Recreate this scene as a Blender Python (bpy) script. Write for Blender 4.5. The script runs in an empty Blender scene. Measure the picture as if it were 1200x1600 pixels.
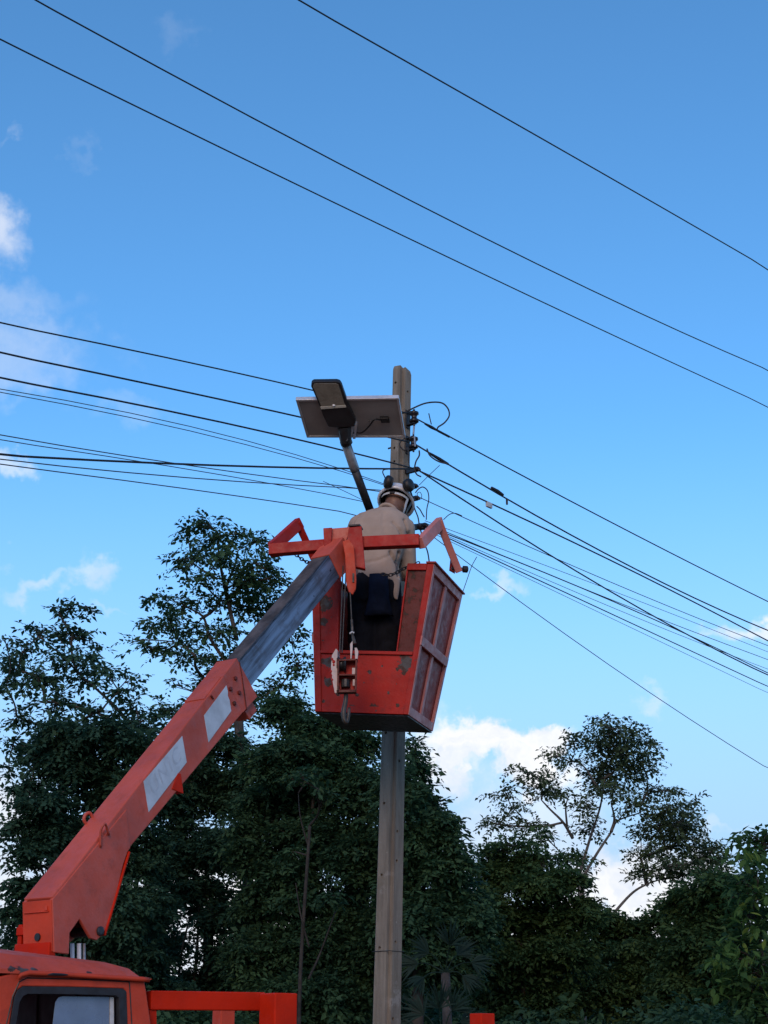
import bpy, math, random
import numpy as np
from mathutils import Vector, Matrix, geometry
random.seed(7); rng = np.random.default_rng(11)
scene = bpy.context.scene
COL = scene.collection
rad = math.radians

# ------------------------------------------------------------ camera
PITCH = rad(19.3); EYE = Vector((0, 0, 1.6)); FPX = 2400.0
cam = bpy.data.cameras.new('camera'); cam_o = bpy.data.objects.new('camera', cam); COL.objects.link(cam_o)
cam.sensor_fit = 'HORIZONTAL'; cam.sensor_width = 36; cam.lens = 36*FPX/1200
cam.clip_start = .05; cam.clip_end = 3000
cam_o.location = EYE; cam_o.rotation_euler = (rad(90)+PITCH, 0, 0)
scene.camera = cam_o
scene.render.resolution_x = 768; scene.render.resolution_y = 1024

def ray(px, py):
    u = (px-600)/FPX; v = (800-py)/FPX
    return Vector((u, math.cos(PITCH)-v*math.sin(PITCH), math.sin(PITCH)+v*math.cos(PITCH)))
def P(px, py, Y):                       # the point of the place seen at a pixel of the photograph, Y metres away
    d = ray(px, py); return EYE + d*(Y/d.y)
def PP(px, py, q, n):                   # ... on the plane through q with normal n
    d = ray(px, py); return EYE + d*((Vector(q)-EYE).dot(n)/d.dot(n))

# ------------------------------------------------------------ world and sun
SUN_EL, SUN_AZ = rad(24), rad(190)      # azimuth clockwise from +Y (view direction): behind the camera, to its left
scene.view_settings.view_transform = 'Standard'; scene.view_settings.look = 'None'
scene.view_settings.gamma = 1; scene.view_settings.use_curve_mapping = False
scene.view_settings.exposure = 0.75
SKY_STRENGTH = 0.105
world = bpy.data.worlds.new('World'); scene.world = world; world.use_nodes = True
class NT:
    def __init__(s, tree): s.t = tree; s.n = tree.nodes; s.l = tree.links
    def new(s, typ, **kw):
        nd = s.n.new(typ)
        for k, v in kw.items(): setattr(nd, k, v)
        return nd
    def put(s, sock, v):
        if isinstance(v, bpy.types.NodeSocket): s.l.new(v, sock)
        elif v is not None: sock.default_value = v
    def math(s, op, a, b=None, c=None, clamp=False):
        nd = s.new('ShaderNodeMath', operation=op, use_clamp=clamp)
        s.put(nd.inputs[0], a); s.put(nd.inputs[1], b); s.put(nd.inputs[2], c); return nd.outputs[0]
    def vmath(s, op, a, b=None):
        nd = s.new('ShaderNodeVectorMath', operation=op)
        s.put(nd.inputs[0], a); s.put(nd.inputs[1], b)
        return nd.outputs['Value'] if op in ('DOT_PRODUCT', 'LENGTH') else nd.outputs[0]
    def noise(s, vec, scale, detail=4, rough=.55, out='Fac'):
        nd = s.new('ShaderNodeTexNoise'); s.put(nd.inputs['Vector'], vec)
        nd.inputs['Scale'].default_value = scale; nd.inputs['Detail'].default_value = detail; nd.inputs['Roughness'].default_value = rough
        return nd.outputs[out]
    def smooth(s, v, lo, hi, a=0., b=1.):
        nd = s.new('ShaderNodeMapRange', interpolation_type='SMOOTHSTEP')
        s.put(nd.inputs[0], v); nd.inputs[1].default_value = lo; nd.inputs[2].default_value = hi
        nd.inputs[3].default_value = a; nd.inputs[4].default_value = b; return nd.outputs[0]
    def mix(s, f, a, b):
        nd = s.new('ShaderNodeMix', data_type='RGBA'); s.put(nd.inputs[0], f)
        for k, v in ((6, a), (7, b)):
            s.put(nd.inputs[k], (*v, 1) if isinstance(v, tuple) and len(v) == 3 else v)
        return nd.outputs[2]

w = NT(world.node_tree); w.n.clear()
sky = w.new('ShaderNodeTexSky', sky_type='NISHITA'); sky.sun_disc = False
sky.sun_elevation = SUN_EL; sky.sun_rotation = SUN_AZ
sky.altitude = 1200; sky.air_density = 1.0; sky.dust_density = 0.1; sky.ozone_density = 3.0
tc = w.new('ShaderNodeTexCoord'); D = tc.outputs['Generated']
warp = w.vmath('SUBTRACT', w.noise(D, 22, 4, .6, 'Color'), (.5, .5, .5))
warp2 = w.vmath('SUBTRACT', w.noise(D, 70, 4, .6, 'Color'), (.5, .5, .5))
def vscale(v, k):
    nd = w.new('ShaderNodeVectorMath', operation='SCALE'); w.put(nd.inputs[0], v); nd.inputs['Scale'].default_value = k; return nd.outputs[0]
DW = w.vmath('ADD', w.vmath('ADD', D, vscale(warp, .062)), vscale(warp2, .030))
fine = w.noise(D, 34, 7, .62)
total = None
# clouds: centre (as a direction), half sizes in radians, tilt in degrees, opacity
for (cx, cy, rx, ry, rot, op) in [
    (-38, 352, .036, .026, -35, .56), (-40, 480, .070, .020, 12, .24), (-40, 560, .09, .03, 8, .30),
    (265, 45, .018, .014, 20, .07), (115, 242, .012, .006, 60, .05), (5, 198, .010, .005, 40, .09),
    (14, 726, .026, .011, -6, .5), (195, 645, .03, .012, 0, .10),
    (60, 906, .032, .0085, 3, .42), (150, 900, .020, .011, -20, .46), (160, 962, .014, .004, 0, .22),
    (782, 922, .017, .0075, 0, .40), (1190, 968, .028, .009, 5, .8), (998, 1090, .014, .009, 0, .34),
    (682, 1195, .026, .036, -10, .92), (762, 1158, .050, .020, -4, 1.0), (842, 1158, .032, .015, 4, .97), (812, 1198, .044, .024, -32, .97), (735, 1180, .040, .014, 8, .94),
    (850, 1285, .055, .040, 0, .5), (760, 1300, .050, .045, 0, .45), (1010, 1400, .075, .040, 0, 1.0), (1090, 1300, .03, .006, 0, .25),
    (0, 1262, .05, .035, 0, .85), (-10, 1385, .06, .03, 0, .8), (300, 1480, .16, .075, 0, .95), (640, 1500, .25, .06, 0, .9), (1180, 1500, .2, .05, 0, .9)]:
    c = ray(cx, cy).normalized(); ex = Vector((c.y, -c.x, 0)).normalized(); ey = ex.cross(c).normalized()
    ca, sa = math.cos(rad(rot)), math.sin(rad(rot))
    e1 = (ex*ca+ey*sa)/rx; e2 = (ey*ca-ex*sa)/ry
    dd = w.vmath('SUBTRACT', DW, tuple(c))
    a = w.vmath('DOT_PRODUCT', dd, tuple(e1)); b = w.vmath('DOT_PRODUCT', dd, tuple(e2))
    r = w.math('SQRT', w.math('ADD', w.math('MULTIPLY', a, a), w.math('MULTIPLY', b, b)))
    front = w.math('GREATER_THAN', w.vmath('DOT_PRODUCT', D, tuple(c)), .3)
    m = w.math('ADD', w.math('SUBTRACT', 1.05, r), w.math('MULTIPLY', w.math('SUBTRACT', fine, .5), 1.1))
    m = w.math('MULTIPLY', w.math('MULTIPLY', w.smooth(m, *((.02, .55) if op > .93 else (-.1, .95))), op), front)
    total = m if total is None else w.math('MAXIMUM', total, m)
# scattered fair-weather cloud over the rest of the sky
gen = w.math('MULTIPLY', w.smooth(w.noise(DW, 3.2, 5, .55), .60, .82), .55)
sep = w.new('ShaderNodeSeparateXYZ'); w.put(sep.inputs[0], D)
gen = w.math('MULTIPLY', gen, w.smooth(sep.outputs['Y'], .75, .2))
total = w.math('MAXIMUM', total, gen)
shade = w.noise(DW, 16, 4, .6)
ccol = w.mix(w.smooth(shade, .35, .65), (.47, .51, .58), (.62, .62, .635))
skyc = w.new('ShaderNodeMix', data_type='RGBA', blend_type='MULTIPLY'); skyc.inputs[0].default_value = 1
w.put(skyc.inputs[6], sky.outputs[0]); skyc.inputs[7].default_value = (SKY_STRENGTH*.69, SKY_STRENGTH*1.19, SKY_STRENGTH*1.37, 1)   # white balance of the photograph
veil = w.mix(w.smooth(sep.outputs['Z'], .08, .40, .96, 0.), skyc.outputs[2], (.262, .392, .565))   # thin bright haze low in the sky, all round
final = w.mix(total, veil, ccol)
CLOUD_MIX = final
bg = w.new('ShaderNodeBackground'); w.put(bg.inputs[0], final); bg.inputs[1].default_value = 1
wo = w.new('ShaderNodeOutputWorld'); w.l.new(bg.outputs[0], wo.inputs[0])

sun = bpy.data.lights.new('sun', 'SUN'); sun.energy = 1.0; sun.angle = rad(35); sun.color = (1, .64, .38)
sun_o = bpy.data.objects.new('sun', sun); COL.objects.link(sun_o); sun_o.location = (-10, -20, 30)
sd = Vector((math.sin(SUN_AZ)*math.cos(SUN_EL), math.cos(SUN_AZ)*math.cos(SUN_EL), math.sin(SUN_EL)))
sun_o.rotation_euler = (-sd).to_track_quat('-Z', 'Y').to_euler()

# ------------------------------------------------------------ materials
def mat(name, col, rough=.6, metal=0., var=.12, scale=8., spec=.5, bump=0., bscale=60., col2=None):
    m = bpy.data.materials.new(name); m.use_nodes = True; t = NT(m.node_tree)
    b = t.n['Principled BSDF']; co = t.new('ShaderNodeTexCoord').outputs['Object']
    n = t.noise(co, scale, 6, .6)
    c2 = col2 or tuple(c*(1-2*var) for c in col); c1 = tuple(min(1, c*(1+var)) for c in col)
    t.put(b.inputs['Base Color'], t.mix(t.smooth(n, .3, .7), c2, c1))
    t.put(b.inputs['Roughness'], t.smooth(t.noise(co, scale*2.3, 4), .3, .7, max(0, rough-.1), min(1, rough+.1)))
    b.inputs['Metallic'].default_value = metal; b.inputs['Specular IOR Level'].default_value = spec
    if bump:
        bp = t.new('ShaderNodeBump'); bp.inputs['Strength'].default_value = bump; bp.inputs['Distance'].default_value = .01
        t.put(bp.inputs['Height'], t.noise(co, bscale, 5, .6)); t.l.new(bp.outputs[0], b.inputs['Normal'])
    return m
def paint(name, col, chips=(), wear=.66, rust=(.055, .022, .014), rough=.5, grime=.5, spec=.3, primer=(.075, .07, .07)):
    """brushed-on orange machine paint: fade, grime, grey primer and rust where it has come off"""
    m = bpy.data.materials.new(name); m.use_nodes = True; t = NT(m.node_tree)
    b = t.n['Principled BSDF']; co = t.new('ShaderNodeTexCoord').outputs['Object']
    base = t.mix(t.smooth(t.noise(co, 3.5, 5), .3, .7), tuple(c*.80 for c in col), tuple(min(1, c*1.12) for c in col))
    base = t.mix(t.math('MULTIPLY', t.smooth(t.noise(co, 11, 7, .7), .5, .78), grime), base, tuple(c*.42+.012 for c in col))
    n1 = t.noise(co, 16, 8, .68)
    msk = t.smooth(n1, wear, wear+.03)
    for (p, r) in chips:
        dist = t.vmath('LENGTH', t.vmath('SUBTRACT', co, tuple(p)))
        v = t.math('ADD', t.math('DIVIDE', dist, r), t.math('MULTIPLY', t.math('SUBTRACT', t.noise(co, 24, 7, .7), .5), 3.4))
        msk = t.math('MAXIMUM', msk, t.smooth(v, 1.0, .92))
    off = t.mix(t.smooth(t.noise(co, 24, 4), .4, .6), rust, primer)
    t.put(b.inputs['Base Color'], t.mix(msk, base, off)); b.inputs['Specular IOR Level'].default_value = spec
    t.put(b.inputs['Roughness'], t.smooth(n1, .3, .75, rough-.1, rough+.25))
    bp = t.new('ShaderNodeBump'); bp.inputs['Strength'].default_value = .35; bp.inputs['Distance'].default_value = .004
    t.put(bp.inputs['Height'], t.math('SUBTRACT', t.noise(co, 70, 5, .6), msk)); t.l.new(bp.outputs[0], b.inputs['Normal'])
    return m
M = {}
M['orange'] = paint('orange_paint', (.50, .052, .020), wear=.725, grime=.5)
M['roofp'] = None
M['boom'] = paint('boom_paint', (.50, .078, .044), wear=.735, grime=.6, spec=.5)
M['rail'] = paint('rail_paint', (.52, .020, .004), wear=.76, grime=.2, spec=.1)
M['rust_shade'] = paint('rust_shade_paint', (.11, .018, .013), wear=.56, grime=1., primer=(.05, .030, .022))
M['red'] = paint('basket_paint', (.37, .014, .008), wear=.66, grime=.7)
M['redside'] = paint('basket_side_paint', (.30, .042, .032), wear=.67, grime=1., primer=(.065, .042, .040), spec=.3)
M['skypink'] = paint('skylit_bar_paint', (.55, .19, .165), wear=.73, grime=.45, spec=.5)  # faded red bars, with the sky's pale sheen put into the colour
M['steel'] = mat('worn_boom_steel', (.06, .052, .045), .5, .4, .3, 5, bump=.2)
M['darksteel'] = mat('dark_steel', (.045, .045, .05), .5, .5, .3, 20)
M['black'] = mat('black_plastic', (.012, .012, .014), .5, 0, .2, 10)
M['rubber'] = mat('black_rubber', (.014, .015, .02), .65, 0, .2, 20)
M['wire'] = mat('black_cable', (.013, .014, .018), .6, 0, .2, 4)
M['galv'] = mat('galvanised_steel', (.36, .37, .39), .45, .6, .15, 14)
M['alu'] = mat('anodised_aluminium', (.62, .62, .64), .4, .5, .06, 14)
M['back'] = mat('panel_back_sheet', (.34, .30, .285), .5, 0, .08, 6)
M['lens'] = mat('lamp_lens', (.17, .155, .125), .28, 0, .1, 20)
M['lensedge'] = mat('lamp_reflector', (.42, .40, .34), .35, 0, .08, 20)
M['glazed'] = mat('brown_glaze', (.014, .010, .012), .3, 0, .3, 20)
M['white'] = mat('white_shell', (.74, .74, .76), .35, 0, .05, 8)
M['whitep'] = mat('chipped_white_paint', (.50, .42, .41), .5, 0, .12, 12)
M['sticker'] = mat('white_reflective_sheet', (.50, .56, .62), .42, 0, .10, 9)  # white sheet, blue skylight on that side put into its colour
M['ghost'] = mat('faded_print', (.445, .50, .56), .45, 0, .08, 30)
M['strap'] = mat('grey_strap', (.50, .52, .54), .6, 0, .08, 30)
M['shirt'] = mat('tan_cotton', (.385, .30, .245), .9, 0, .07, 6, spec=.15, bump=.35, bscale=18)
M['trouser'] = mat('black_cotton', (.011, .012, .017), .95, 0, .2, 8, spec=.1, bump=.4, bscale=14)
M['navy'] = mat('navy_cloth', (.007, .012, .028), .95, 0, .2, 9, spec=.1, bump=.5, bscale=14)
M['skin'] = mat('brown_skin', (.19, .095, .062), .55, 0, .1, 30)
M['hair'] = mat('black_hair', (.012, .010, .010), .6, 0, .3, 60, bump=.5, bscale=180)
M['film'] = mat('tinted_film_glass', (.13, .19, .30), .25, 0, .1, 5, spec=.8)
M['cabin'] = mat('cab_lining', (.10, .03, .035), .8, 0, .2, 6)
M['bark'] = mat('grey_bark', (.055, .047, .040), .9, 0, .3, 6, bump=.8, bscale=30)
M['thinwire'] = mat('weathered_cable', (.050, .062, .058), .6, 0, .2, 4)
M['palebark'] = mat('skylit_bark', (.095, .088, .078), .9, 0, .25, 6, bump=.6, bscale=30)  # bark lightened to carry the skylight on the limbs
M['darkbark'] = mat('dark_bark', (.032, .028, .024), .9, 0, .3, 6, bump=.6, bscale=30)
M['rope'] = mat('greased_wire_rope', (.028, .027, .028), .6, .2, .2, 60)
M['chrome'] = mat('chromed_rod', (.72, .72, .74), .15, .9, .04, 20)

def concrete():
    m = bpy.data.materials.new('weathered_concrete'); m.use_nodes = True; t = NT(m.node_tree)
    b = t.n['Principled BSDF']; co = t.new('ShaderNodeTexCoord').outputs['Object']
    mp = t.new('ShaderNodeMapping'); mp.inputs['Scale'].default_value = (14, 14, 1.6); t.put(mp.inputs[0], co)
    streak = t.noise(mp.outputs[0], 1, 6, .65)
    col = t.mix(t.smooth(streak, .3, .7), (.140, .120, .094), (.245, .212, .168))
    col = t.mix(t.math('MULTIPLY', t.smooth(t.noise(co, 2.2, 6, .6), .48, .7), .55), col, (.115, .106, .060))
    col = t.mix(t.math('MULTIPLY', t.smooth(t.noise(co, 26, 6, .7), .62, .72), .6), col, (.34, .31, .27))
    mp2 = t.new('ShaderNodeMapping'); mp2.inputs['Scale'].default_value = (34, 34, .9); t.put(mp2.inputs[0], co)
    col = t.mix(t.math('MULTIPLY', t.smooth(t.noise(mp2.outputs[0], 1, 5, .7), .56, .70), .45), col, (.080, .074, .064))
    col = t.mix(t.math('MULTIPLY', t.smooth(t.noise(co, 4.5, 7, .74), .56, .66), .55), col, (.31, .29, .26))
    t.put(b.inputs['Base Color'], col); b.inputs['Roughness'].default_value = .92
    bp = t.new('ShaderNodeBump'); bp.inputs['Strength'].default_value = .6; bp.inputs['Distance'].default_value = .006
    t.put(bp.inputs['Height'], t.noise(co, 55, 7, .7)); t.l.new(bp.outputs[0], b.inputs['Normal'])
    return m
M['concrete'] = concrete()
def steelboom():
    m = bpy.data.materials.new('worn_inner_boom'); m.use_nodes = True; t = NT(m.node_tree)
    b = t.n['Principled BSDF']; co = t.new('ShaderNodeTexCoord').outputs['Object']
    mp = t.new('ShaderNodeMapping'); mp.inputs['Scale'].default_value = (1.0, 13, 13); t.put(mp.inputs[0], co)
    s1 = t.noise(mp.outputs[0], 1, 7, .65)
    col = t.mix(t.smooth(s1, .36, .62), (.040, .046, .058), (.20, .25, .34))  # blue of the sky reflected in the side put into the steel colour
    col = t.mix(t.math('MULTIPLY', t.smooth(t.noise(co, 6, 6, .7), .5, .7), .6), col, (.075, .052, .045))
    col = t.mix(t.smooth(t.noise(co, 15, 5, .6), .67, .70), col, (.012, .012, .014))
    t.put(b.inputs['Base Color'], col); b.inputs['Metallic'].default_value = .65
    t.put(b.inputs['Roughness'], t.smooth(s1, .3, .7, .6, .36)); return m
M['inner'] = steelboom()
def leafmat(name, c1, c2, trans=.25):
    m = bpy.data.materials.new(name); m.use_nodes = True; t = NT(m.node_tree)
    out = t.n['Material Output']; b = t.n['Principled BSDF']
    g = t.new('ShaderNodeNewGeometry'); rnd = g.outputs['Random Per Island']
    pos = t.noise(g.outputs['Position'], .9, 3)
    pos = t.smooth(pos, .3, .7)
    f = t.math('ADD', t.math('MULTIPLY', rnd, .55), t.math('MULTIPLY', pos, .5), clamp=True)
    col = t.mix(f, c1, c2); t.put(b.inputs['Base Color'], col)
    b.inputs['Roughness'].default_value = .65; b.inputs['Specular IOR Level'].default_value = .15
    tr = t.new('ShaderNodeBsdfTranslucent'); t.put(tr.inputs[0], t.mix(f, tuple(c*1.4 for c in c1), tuple(c*1.5 for c in c2)))
    ms = t.new('ShaderNodeMixShader'); ms.inputs[0].default_value = trans
    t.l.new(b.outputs[0], ms.inputs[1]); t.l.new(tr.outputs[0], ms.inputs[2]); t.l.new(ms.outputs[0], out.inputs[0])
    return m
M['leafdark'] = leafmat('dark_leaf', (.018, .050, .028), (.058, .120, .052))
M['leafblue'] = leafmat('deep_leaf', (.015, .046, .030), (.046, .102, .056))
M['leafolive'] = leafmat('olive_leaf', (.032, .056, .030), (.074, .112, .048))
M['leafbright'] = leafmat('fresh_leaf', (.026, .072, .022), (.075, .145, .034), .3)
M['leafmid'] = leafmat('mid_green_leaf', (.018, .054, .022), (.055, .115, .034), .3)
M['leafwarm'] = leafmat('warm_green_leaf', (.022, .056, .022), (.068, .124, .042))
M['leafyellow'] = leafmat('yellow_green_leaf', (.10, .17, .03), (.18, .24, .05), .3)
M['palm'] = leafmat('palm_leaf', (.012, .030, .022), (.026, .050, .036))
M['bounce_ground'] = mat('warm_bounce_ground', (.15, .105, .065), .95, 0, .3, .8, col2=(.075, .07, .035))  # out-of-view ground, coloured laterite brown to bounce warm light upwards

# ------------------------------------------------------------ mesh helpers
W = {}
class MB:
    def __init__(s): s.v = []; s.f = []
    def add(s, vs, fs):
        o = len(s.v); s.v += [Vector(p) for p in vs]; s.f += [tuple(i+o for i in f) for f in fs]; return s
    def hexa(s, p):                     # 8 corners: 0-3 round one face, 4-7 the opposite face in the same order
        return s.add(p, [(3, 2, 1, 0), (4, 5, 6, 7), (0, 1, 5, 4), (1, 2, 6, 5), (2, 3, 7, 6), (3, 0, 4, 7)])
    def box(s, c, ax, ay, az):          # centre and three half-axis vectors
        c, ax, ay, az = map(Vector, (c, ax, ay, az))
        return s.hexa([c-ax-ay-az, c+ax-ay-az, c+ax+ay-az, c-ax+ay-az, c-ax-ay+az, c+ax-ay+az, c+ax+ay+az, c-ax+ay+az])
    def bar(s, p, q, wd, hd, up=(0, 0, 1), ext=0.):
        p, q = Vector(p), Vector(q); d = (q-p).normalized(); p = p-d*ext; q = q+d*ext
        sd_ = d.cross(Vector(up)).normalized(); u = sd_.cross(d).normalized()
        return s.box((p+q)/2, (q-p)/2, sd_*wd/2, u*hd/2)
    def prism(s, poly, vec, holes=()):
        poly = [Vector(p) for p in poly]; vec = Vector(vec); loops = [poly]+[[Vector(p) for p in h] for h in holes]
        tri = geometry.tessellate_polygon(loops); flat = [p for l in loops for p in l]; n = len(flat)
        fs = [t for t in tri]+[tuple(i+n for i in reversed(t)) for t in tri]; o = 0
        for l in loops:
            k = len(l)
            for i in range(k): j = (i+1) % k; fs.append((o+i, o+j, o+j+n, o+i+n))
            o += k
        return s.add(flat+[p+vec for p in flat], fs)
    def loft(s, rings, cap=True, closed=True):
        n = len(rings[0]); vs = [p for r in rings for p in r]; fs = []
        for i in range(len(rings)-1):
            for j in range(n if closed else n-1):
                k = (j+1) % n; fs.append((i*n+j, i*n+k, (i+1)*n+k, (i+1)*n+j))
        if cap: fs += [tuple(reversed(range(n))), tuple(range((len(rings)-1)*n, len(rings)*n))]
        return s.add(vs, fs)
    def tube(s, pts, r, n=8, cap=True, flat=None):
        pts = [Vector(p) for p in pts]; rr = r if isinstance(r, (list, tuple)) else [r]*len(pts); rings = []
        t0 = (pts[1]-pts[0]).normalized(); up = Vector((0, 0, 1)) if abs(t0.z) < .9 else Vector((0, 1, 0))
        a = t0.cross(up).normalized()
        for i, p in enumerate(pts):
            t = (pts[min(i+1, len(pts)-1)]-pts[max(i-1, 0)])
            if t.length < 1e-9: t = t0
            t.normalize(); a = (a-t*a.dot(t)).normalized(); b = t.cross(a)
            rings.append([p+(a*math.cos(2*math.pi*k/n)+b*math.sin(2*math.pi*k/n))*rr[i] for k in range(n)])
        return s.loft(rings, cap)
    def lathe(s, prof, o, axis, n=16):  # profile of (distance along axis, radius)
        o, axis = Vector(o), Vector(axis).normalized(); a = axis.orthogonal().normalized(); b = axis.cross(a)
        return s.loft([[o+axis*h+(a*math.cos(2*math.pi*k/n)+b*math.sin(2*math.pi*k/n))*max(r, 1e-4) for k in range(n)] for h, r in prof])
    def ell(s, c, ax, ay, az, n=14, m=9):
        c, ax, ay, az = map(Vector, (c, ax, ay, az))
        return s.loft([[c+az*math.cos(math.pi*(i+.02)/(m+.04))*-1+(ax*math.cos(2*math.pi*k/n)+ay*math.sin(2*math.pi*k/n))*math.sin(math.pi*(i+.02)/(m+.04)) for k in range(n)] for i in range(m+1)])
    def build(s, name, m, parent=None, bevel=0., smooth=False, frame=None, origin=None):
        me = bpy.data.meshes.new(name)
        if frame is None:
            o_ = Vector(origin) if origin is not None else (W[parent].translation.copy() if parent is not None else Vector((0, 0, 0)))
            frame = Matrix.Translation(o_)
        inv = frame.inverted()
        me.from_pydata([tuple(inv @ p) for p in s.v], [], s.f); me.validate()
        o = bpy.data.objects.new(name, me); COL.objects.link(o); W[o] = frame.copy()
        if parent is not None: o.parent = parent; o.matrix_basis = W[parent].inverted() @ frame
        else: o.matrix_basis = frame
        import bmesh
        bm = bmesh.new(); bm.from_mesh(me); bmesh.ops.recalc_face_normals(bm, faces=bm.faces); bm.to_mesh(me); bm.free()
        if isinstance(m, str): m = M[m]
        me.materials.append(m)
        if bevel:
            b = o.modifiers.new('bevel', 'BEVEL'); b.width = bevel; b.segments = 2; b.limit_method = 'ANGLE'; b.angle_limit = rad(35)
        if smooth:
            for p in me.polygons: p.use_smooth = True
        return o
def tag(o, label=None, cat=None, group=None, kind=None):
    for k, v in (('label', label), ('category', cat), ('group', group), ('kind', kind)):
        if v: o[k] = v
    return o
def thing(name, label, cat, loc, group=None):
    o = bpy.data.objects.new(name, None); COL.objects.link(o); o.location = loc; o.empty_display_size = .1
    W[o] = Matrix.Translation(Vector(loc)); return tag(o, label, cat, group)
def spline(pts, n=8):                   # Catmull-Rom through points
    pts = [Vector(p) for p in pts]; q = [pts[0]*2-pts[1]]+pts+[pts[-1]*2-pts[-2]]; out = []
    for i in range(1, len(q)-2):
        for k in range(n):
            t = k/n; a, b, c, d = q[i-1], q[i], q[i+1], q[i+2]
            out.append(.5*((2*b)+(c-a)*t+(2*a-5*b+4*c-d)*t*t+(3*b-a-3*c+d)*t**3))
    return out+[pts[-1]]
def remeshed(mb, name, m, parent, voxel, smooth_it=4, disp=None):
    o = mb.build(name+'_src', m, None); o.name = name
    r = o.modifiers.new('r', 'REMESH'); r.mode = 'VOXEL'; r.voxel_size = voxel; r.use_smooth_shade = True
    sm = o.modifiers.new('s', 'SMOOTH'); sm.iterations = smooth_it; sm.factor = .5
    if disp:
        tx = bpy.data.textures.new(name+'_folds', 'CLOUDS'); tx.noise_scale = disp[1]; tx.noise_depth = 2
        dm = o.modifiers.new('d', 'DISPLACE'); dm.texture = tx; dm.strength = disp[0]; dm.mid_level = .5
    dg = bpy.context.evaluated_depsgraph_get(); ev = o.evaluated_get(dg)
    me = bpy.data.meshes.new_from_object(ev); o.modifiers.clear(); o.data = me; me.name = name
    for p in me.polygons: p.use_smooth = True
    if parent is not None:
        fr = W[parent]; me.transform(fr.inverted()); o.parent = parent; o.matrix_basis = Matrix(); W[o] = fr.copy()
    else: W[o] = Matrix()
    return o

def crease(o, lines):                   # press folds into the back of a garment
    me = o.data; mw = W[o]; off = mw.translation; n = len(me.vertices)
    co = np.empty(n*3, np.float32); me.vertices.foreach_get('co', co); co = co.reshape(-1, 3)
    nr_ = np.empty(n*3, np.float32); me.vertices.foreach_get('normal', nr_); nr_ = nr_.reshape(-1, 3)
    wc = co+np.array(off)
    for pts, dep, wid in lines:
        ln = spline([P(x, y, 10.16) for x, y in pts], 6); ln = np.array([[p.x, p.z] for p in ln])
        d = np.min(np.linalg.norm(wc[:, None, [0, 2]]-ln[None], axis=2), axis=1)
        k = np.exp(-(d/wid)**2)
        co -= (nr_*(k*dep*(nr_[:, 1] < .1))[:, None]).astype(np.float32)
    me.vertices.foreach_set('co', co.ravel()); me.update()

# ------------------------------------------------------------ ground
g = MB()
N = 24
for i in range(N+1):
    for j in range(N+1):
        x = (i/N-.5)*2; y = (j/N-.5)*2
        g.v.append(Vector((math.copysign(abs(x)**2*900, x), math.copysign(abs(y)**2*900, y), 0)))
for i in range(N):
    for j in range(N):
        a = i*(N+1)+j; g.f.append((a, a+1, a+N+2, a+N+1))
tag(g.build('ground', 'bounce_ground'), 'unseen dirt verge under the truck and trees, browned for warm bounce', None, None, 'structure')

# ------------------------------------------------------------ utility pole
TL = Vector((.64, .77, 0)).normalized(); QL = Vector((.77, -.64, 0)).normalized()    # along the line of wires / across it
POLE_Y = 11.05
ptop = P(628.5, 578, POLE_Y); plow = P(604, 1600, POLE_Y)
pslope = (ptop-plow)/(ptop.z-plow.z)
def paxis(z): return plow+pslope*(z-plow.z)
def pside(z): return .118+(.152-.118)*(ptop.z-z)/(ptop.z-plow.z)    # side of the square section
pole = thing('utility_pole', 'weathered square concrete utility pole behind the worker, with bolt holes and a broken top', 'utility pole', paxis(0))
mb = MB(); rings = []
zs = [-.3]+[ptop.z*k/26 for k in range(1, 26)]+[ptop.z-.035]
for z in zs:
    s = pside(z)/2; ch = .018; c = paxis(z); cs = []
    for (a, b) in ((-1, -1), (1, -1), (1, 1), (-1, 1)):
        k1 = (a*s, b*(s-ch)); k2 = (a*(s-ch), b*s)
        if (a, b) == (-1, 1):           # the edge facing the road is rebated
            nn = .030; cs += [(-s+nn, s), (-s+nn, s-nn*.95), (-s+nn*.95, s-nn), (-s, s-nn)]
        else: cs += [k1, k2] if a*b > 0 else [k2, k1]
    rings.append([c+TL*x+QL*y+Vector((0, 0, random.uniform(-.0, .0))) for x, y in cs])
cen = paxis(ptop.z-.035); hwd = pside(ptop.z)*.75
top = [p+Vector((0, 0, .010-.028*(p.x-cen.x)/hwd+random.uniform(-.012, .012))) for p in rings[-1]]
rings[-1] = top
rings.append([cen+(p-cen)*.88+Vector((0, 0, .026+random.uniform(-.008, .008))) for p in top])
rings.append([cen+(p-cen)*.55+Vector((0, 0, .036+random.uniform(-.010, .010))) for p in top])
mb.loft(rings)
shaft = mb.build('shaft', 'concrete', pole)
cut = MB()
for (px_, py_, side) in [(618, 598, 0), (637, 612, 1), (616, 700, 0), (616, 721, 0), (603, 1145, 0), (624, 1189, 1), (600, 1255, 0), (621, 1299, 1),
                         (620, 1345, 1), (596, 1367, 0), (618, 1472, 1), (593, 1481, 0), (614, 1592, 1)]:
    n = -TL if side == 0 else QL
    a0 = paxis(P(px_, py_, POLE_Y).z); s = pside(a0.z)/2
    q = PP(px_, py_, a0+n*s, n)
    cut.lathe([(-.05, .0105), (.02, .0115)], q, n, 10)
co = cut.build('cut', 'concrete', None)
bo = shaft.modifiers.new('b', 'BOOLEAN'); bo.object = co; bo.operation = 'DIFFERENCE'; bo.solver = 'EXACT'
dg = bpy.context.evaluated_depsgraph_get(); me2 = bpy.data.meshes.new_from_object(shaft.evaluated_get(dg))
shaft.modifiers.clear(); shaft.data = me2; bpy.data.objects.remove(co)
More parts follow.
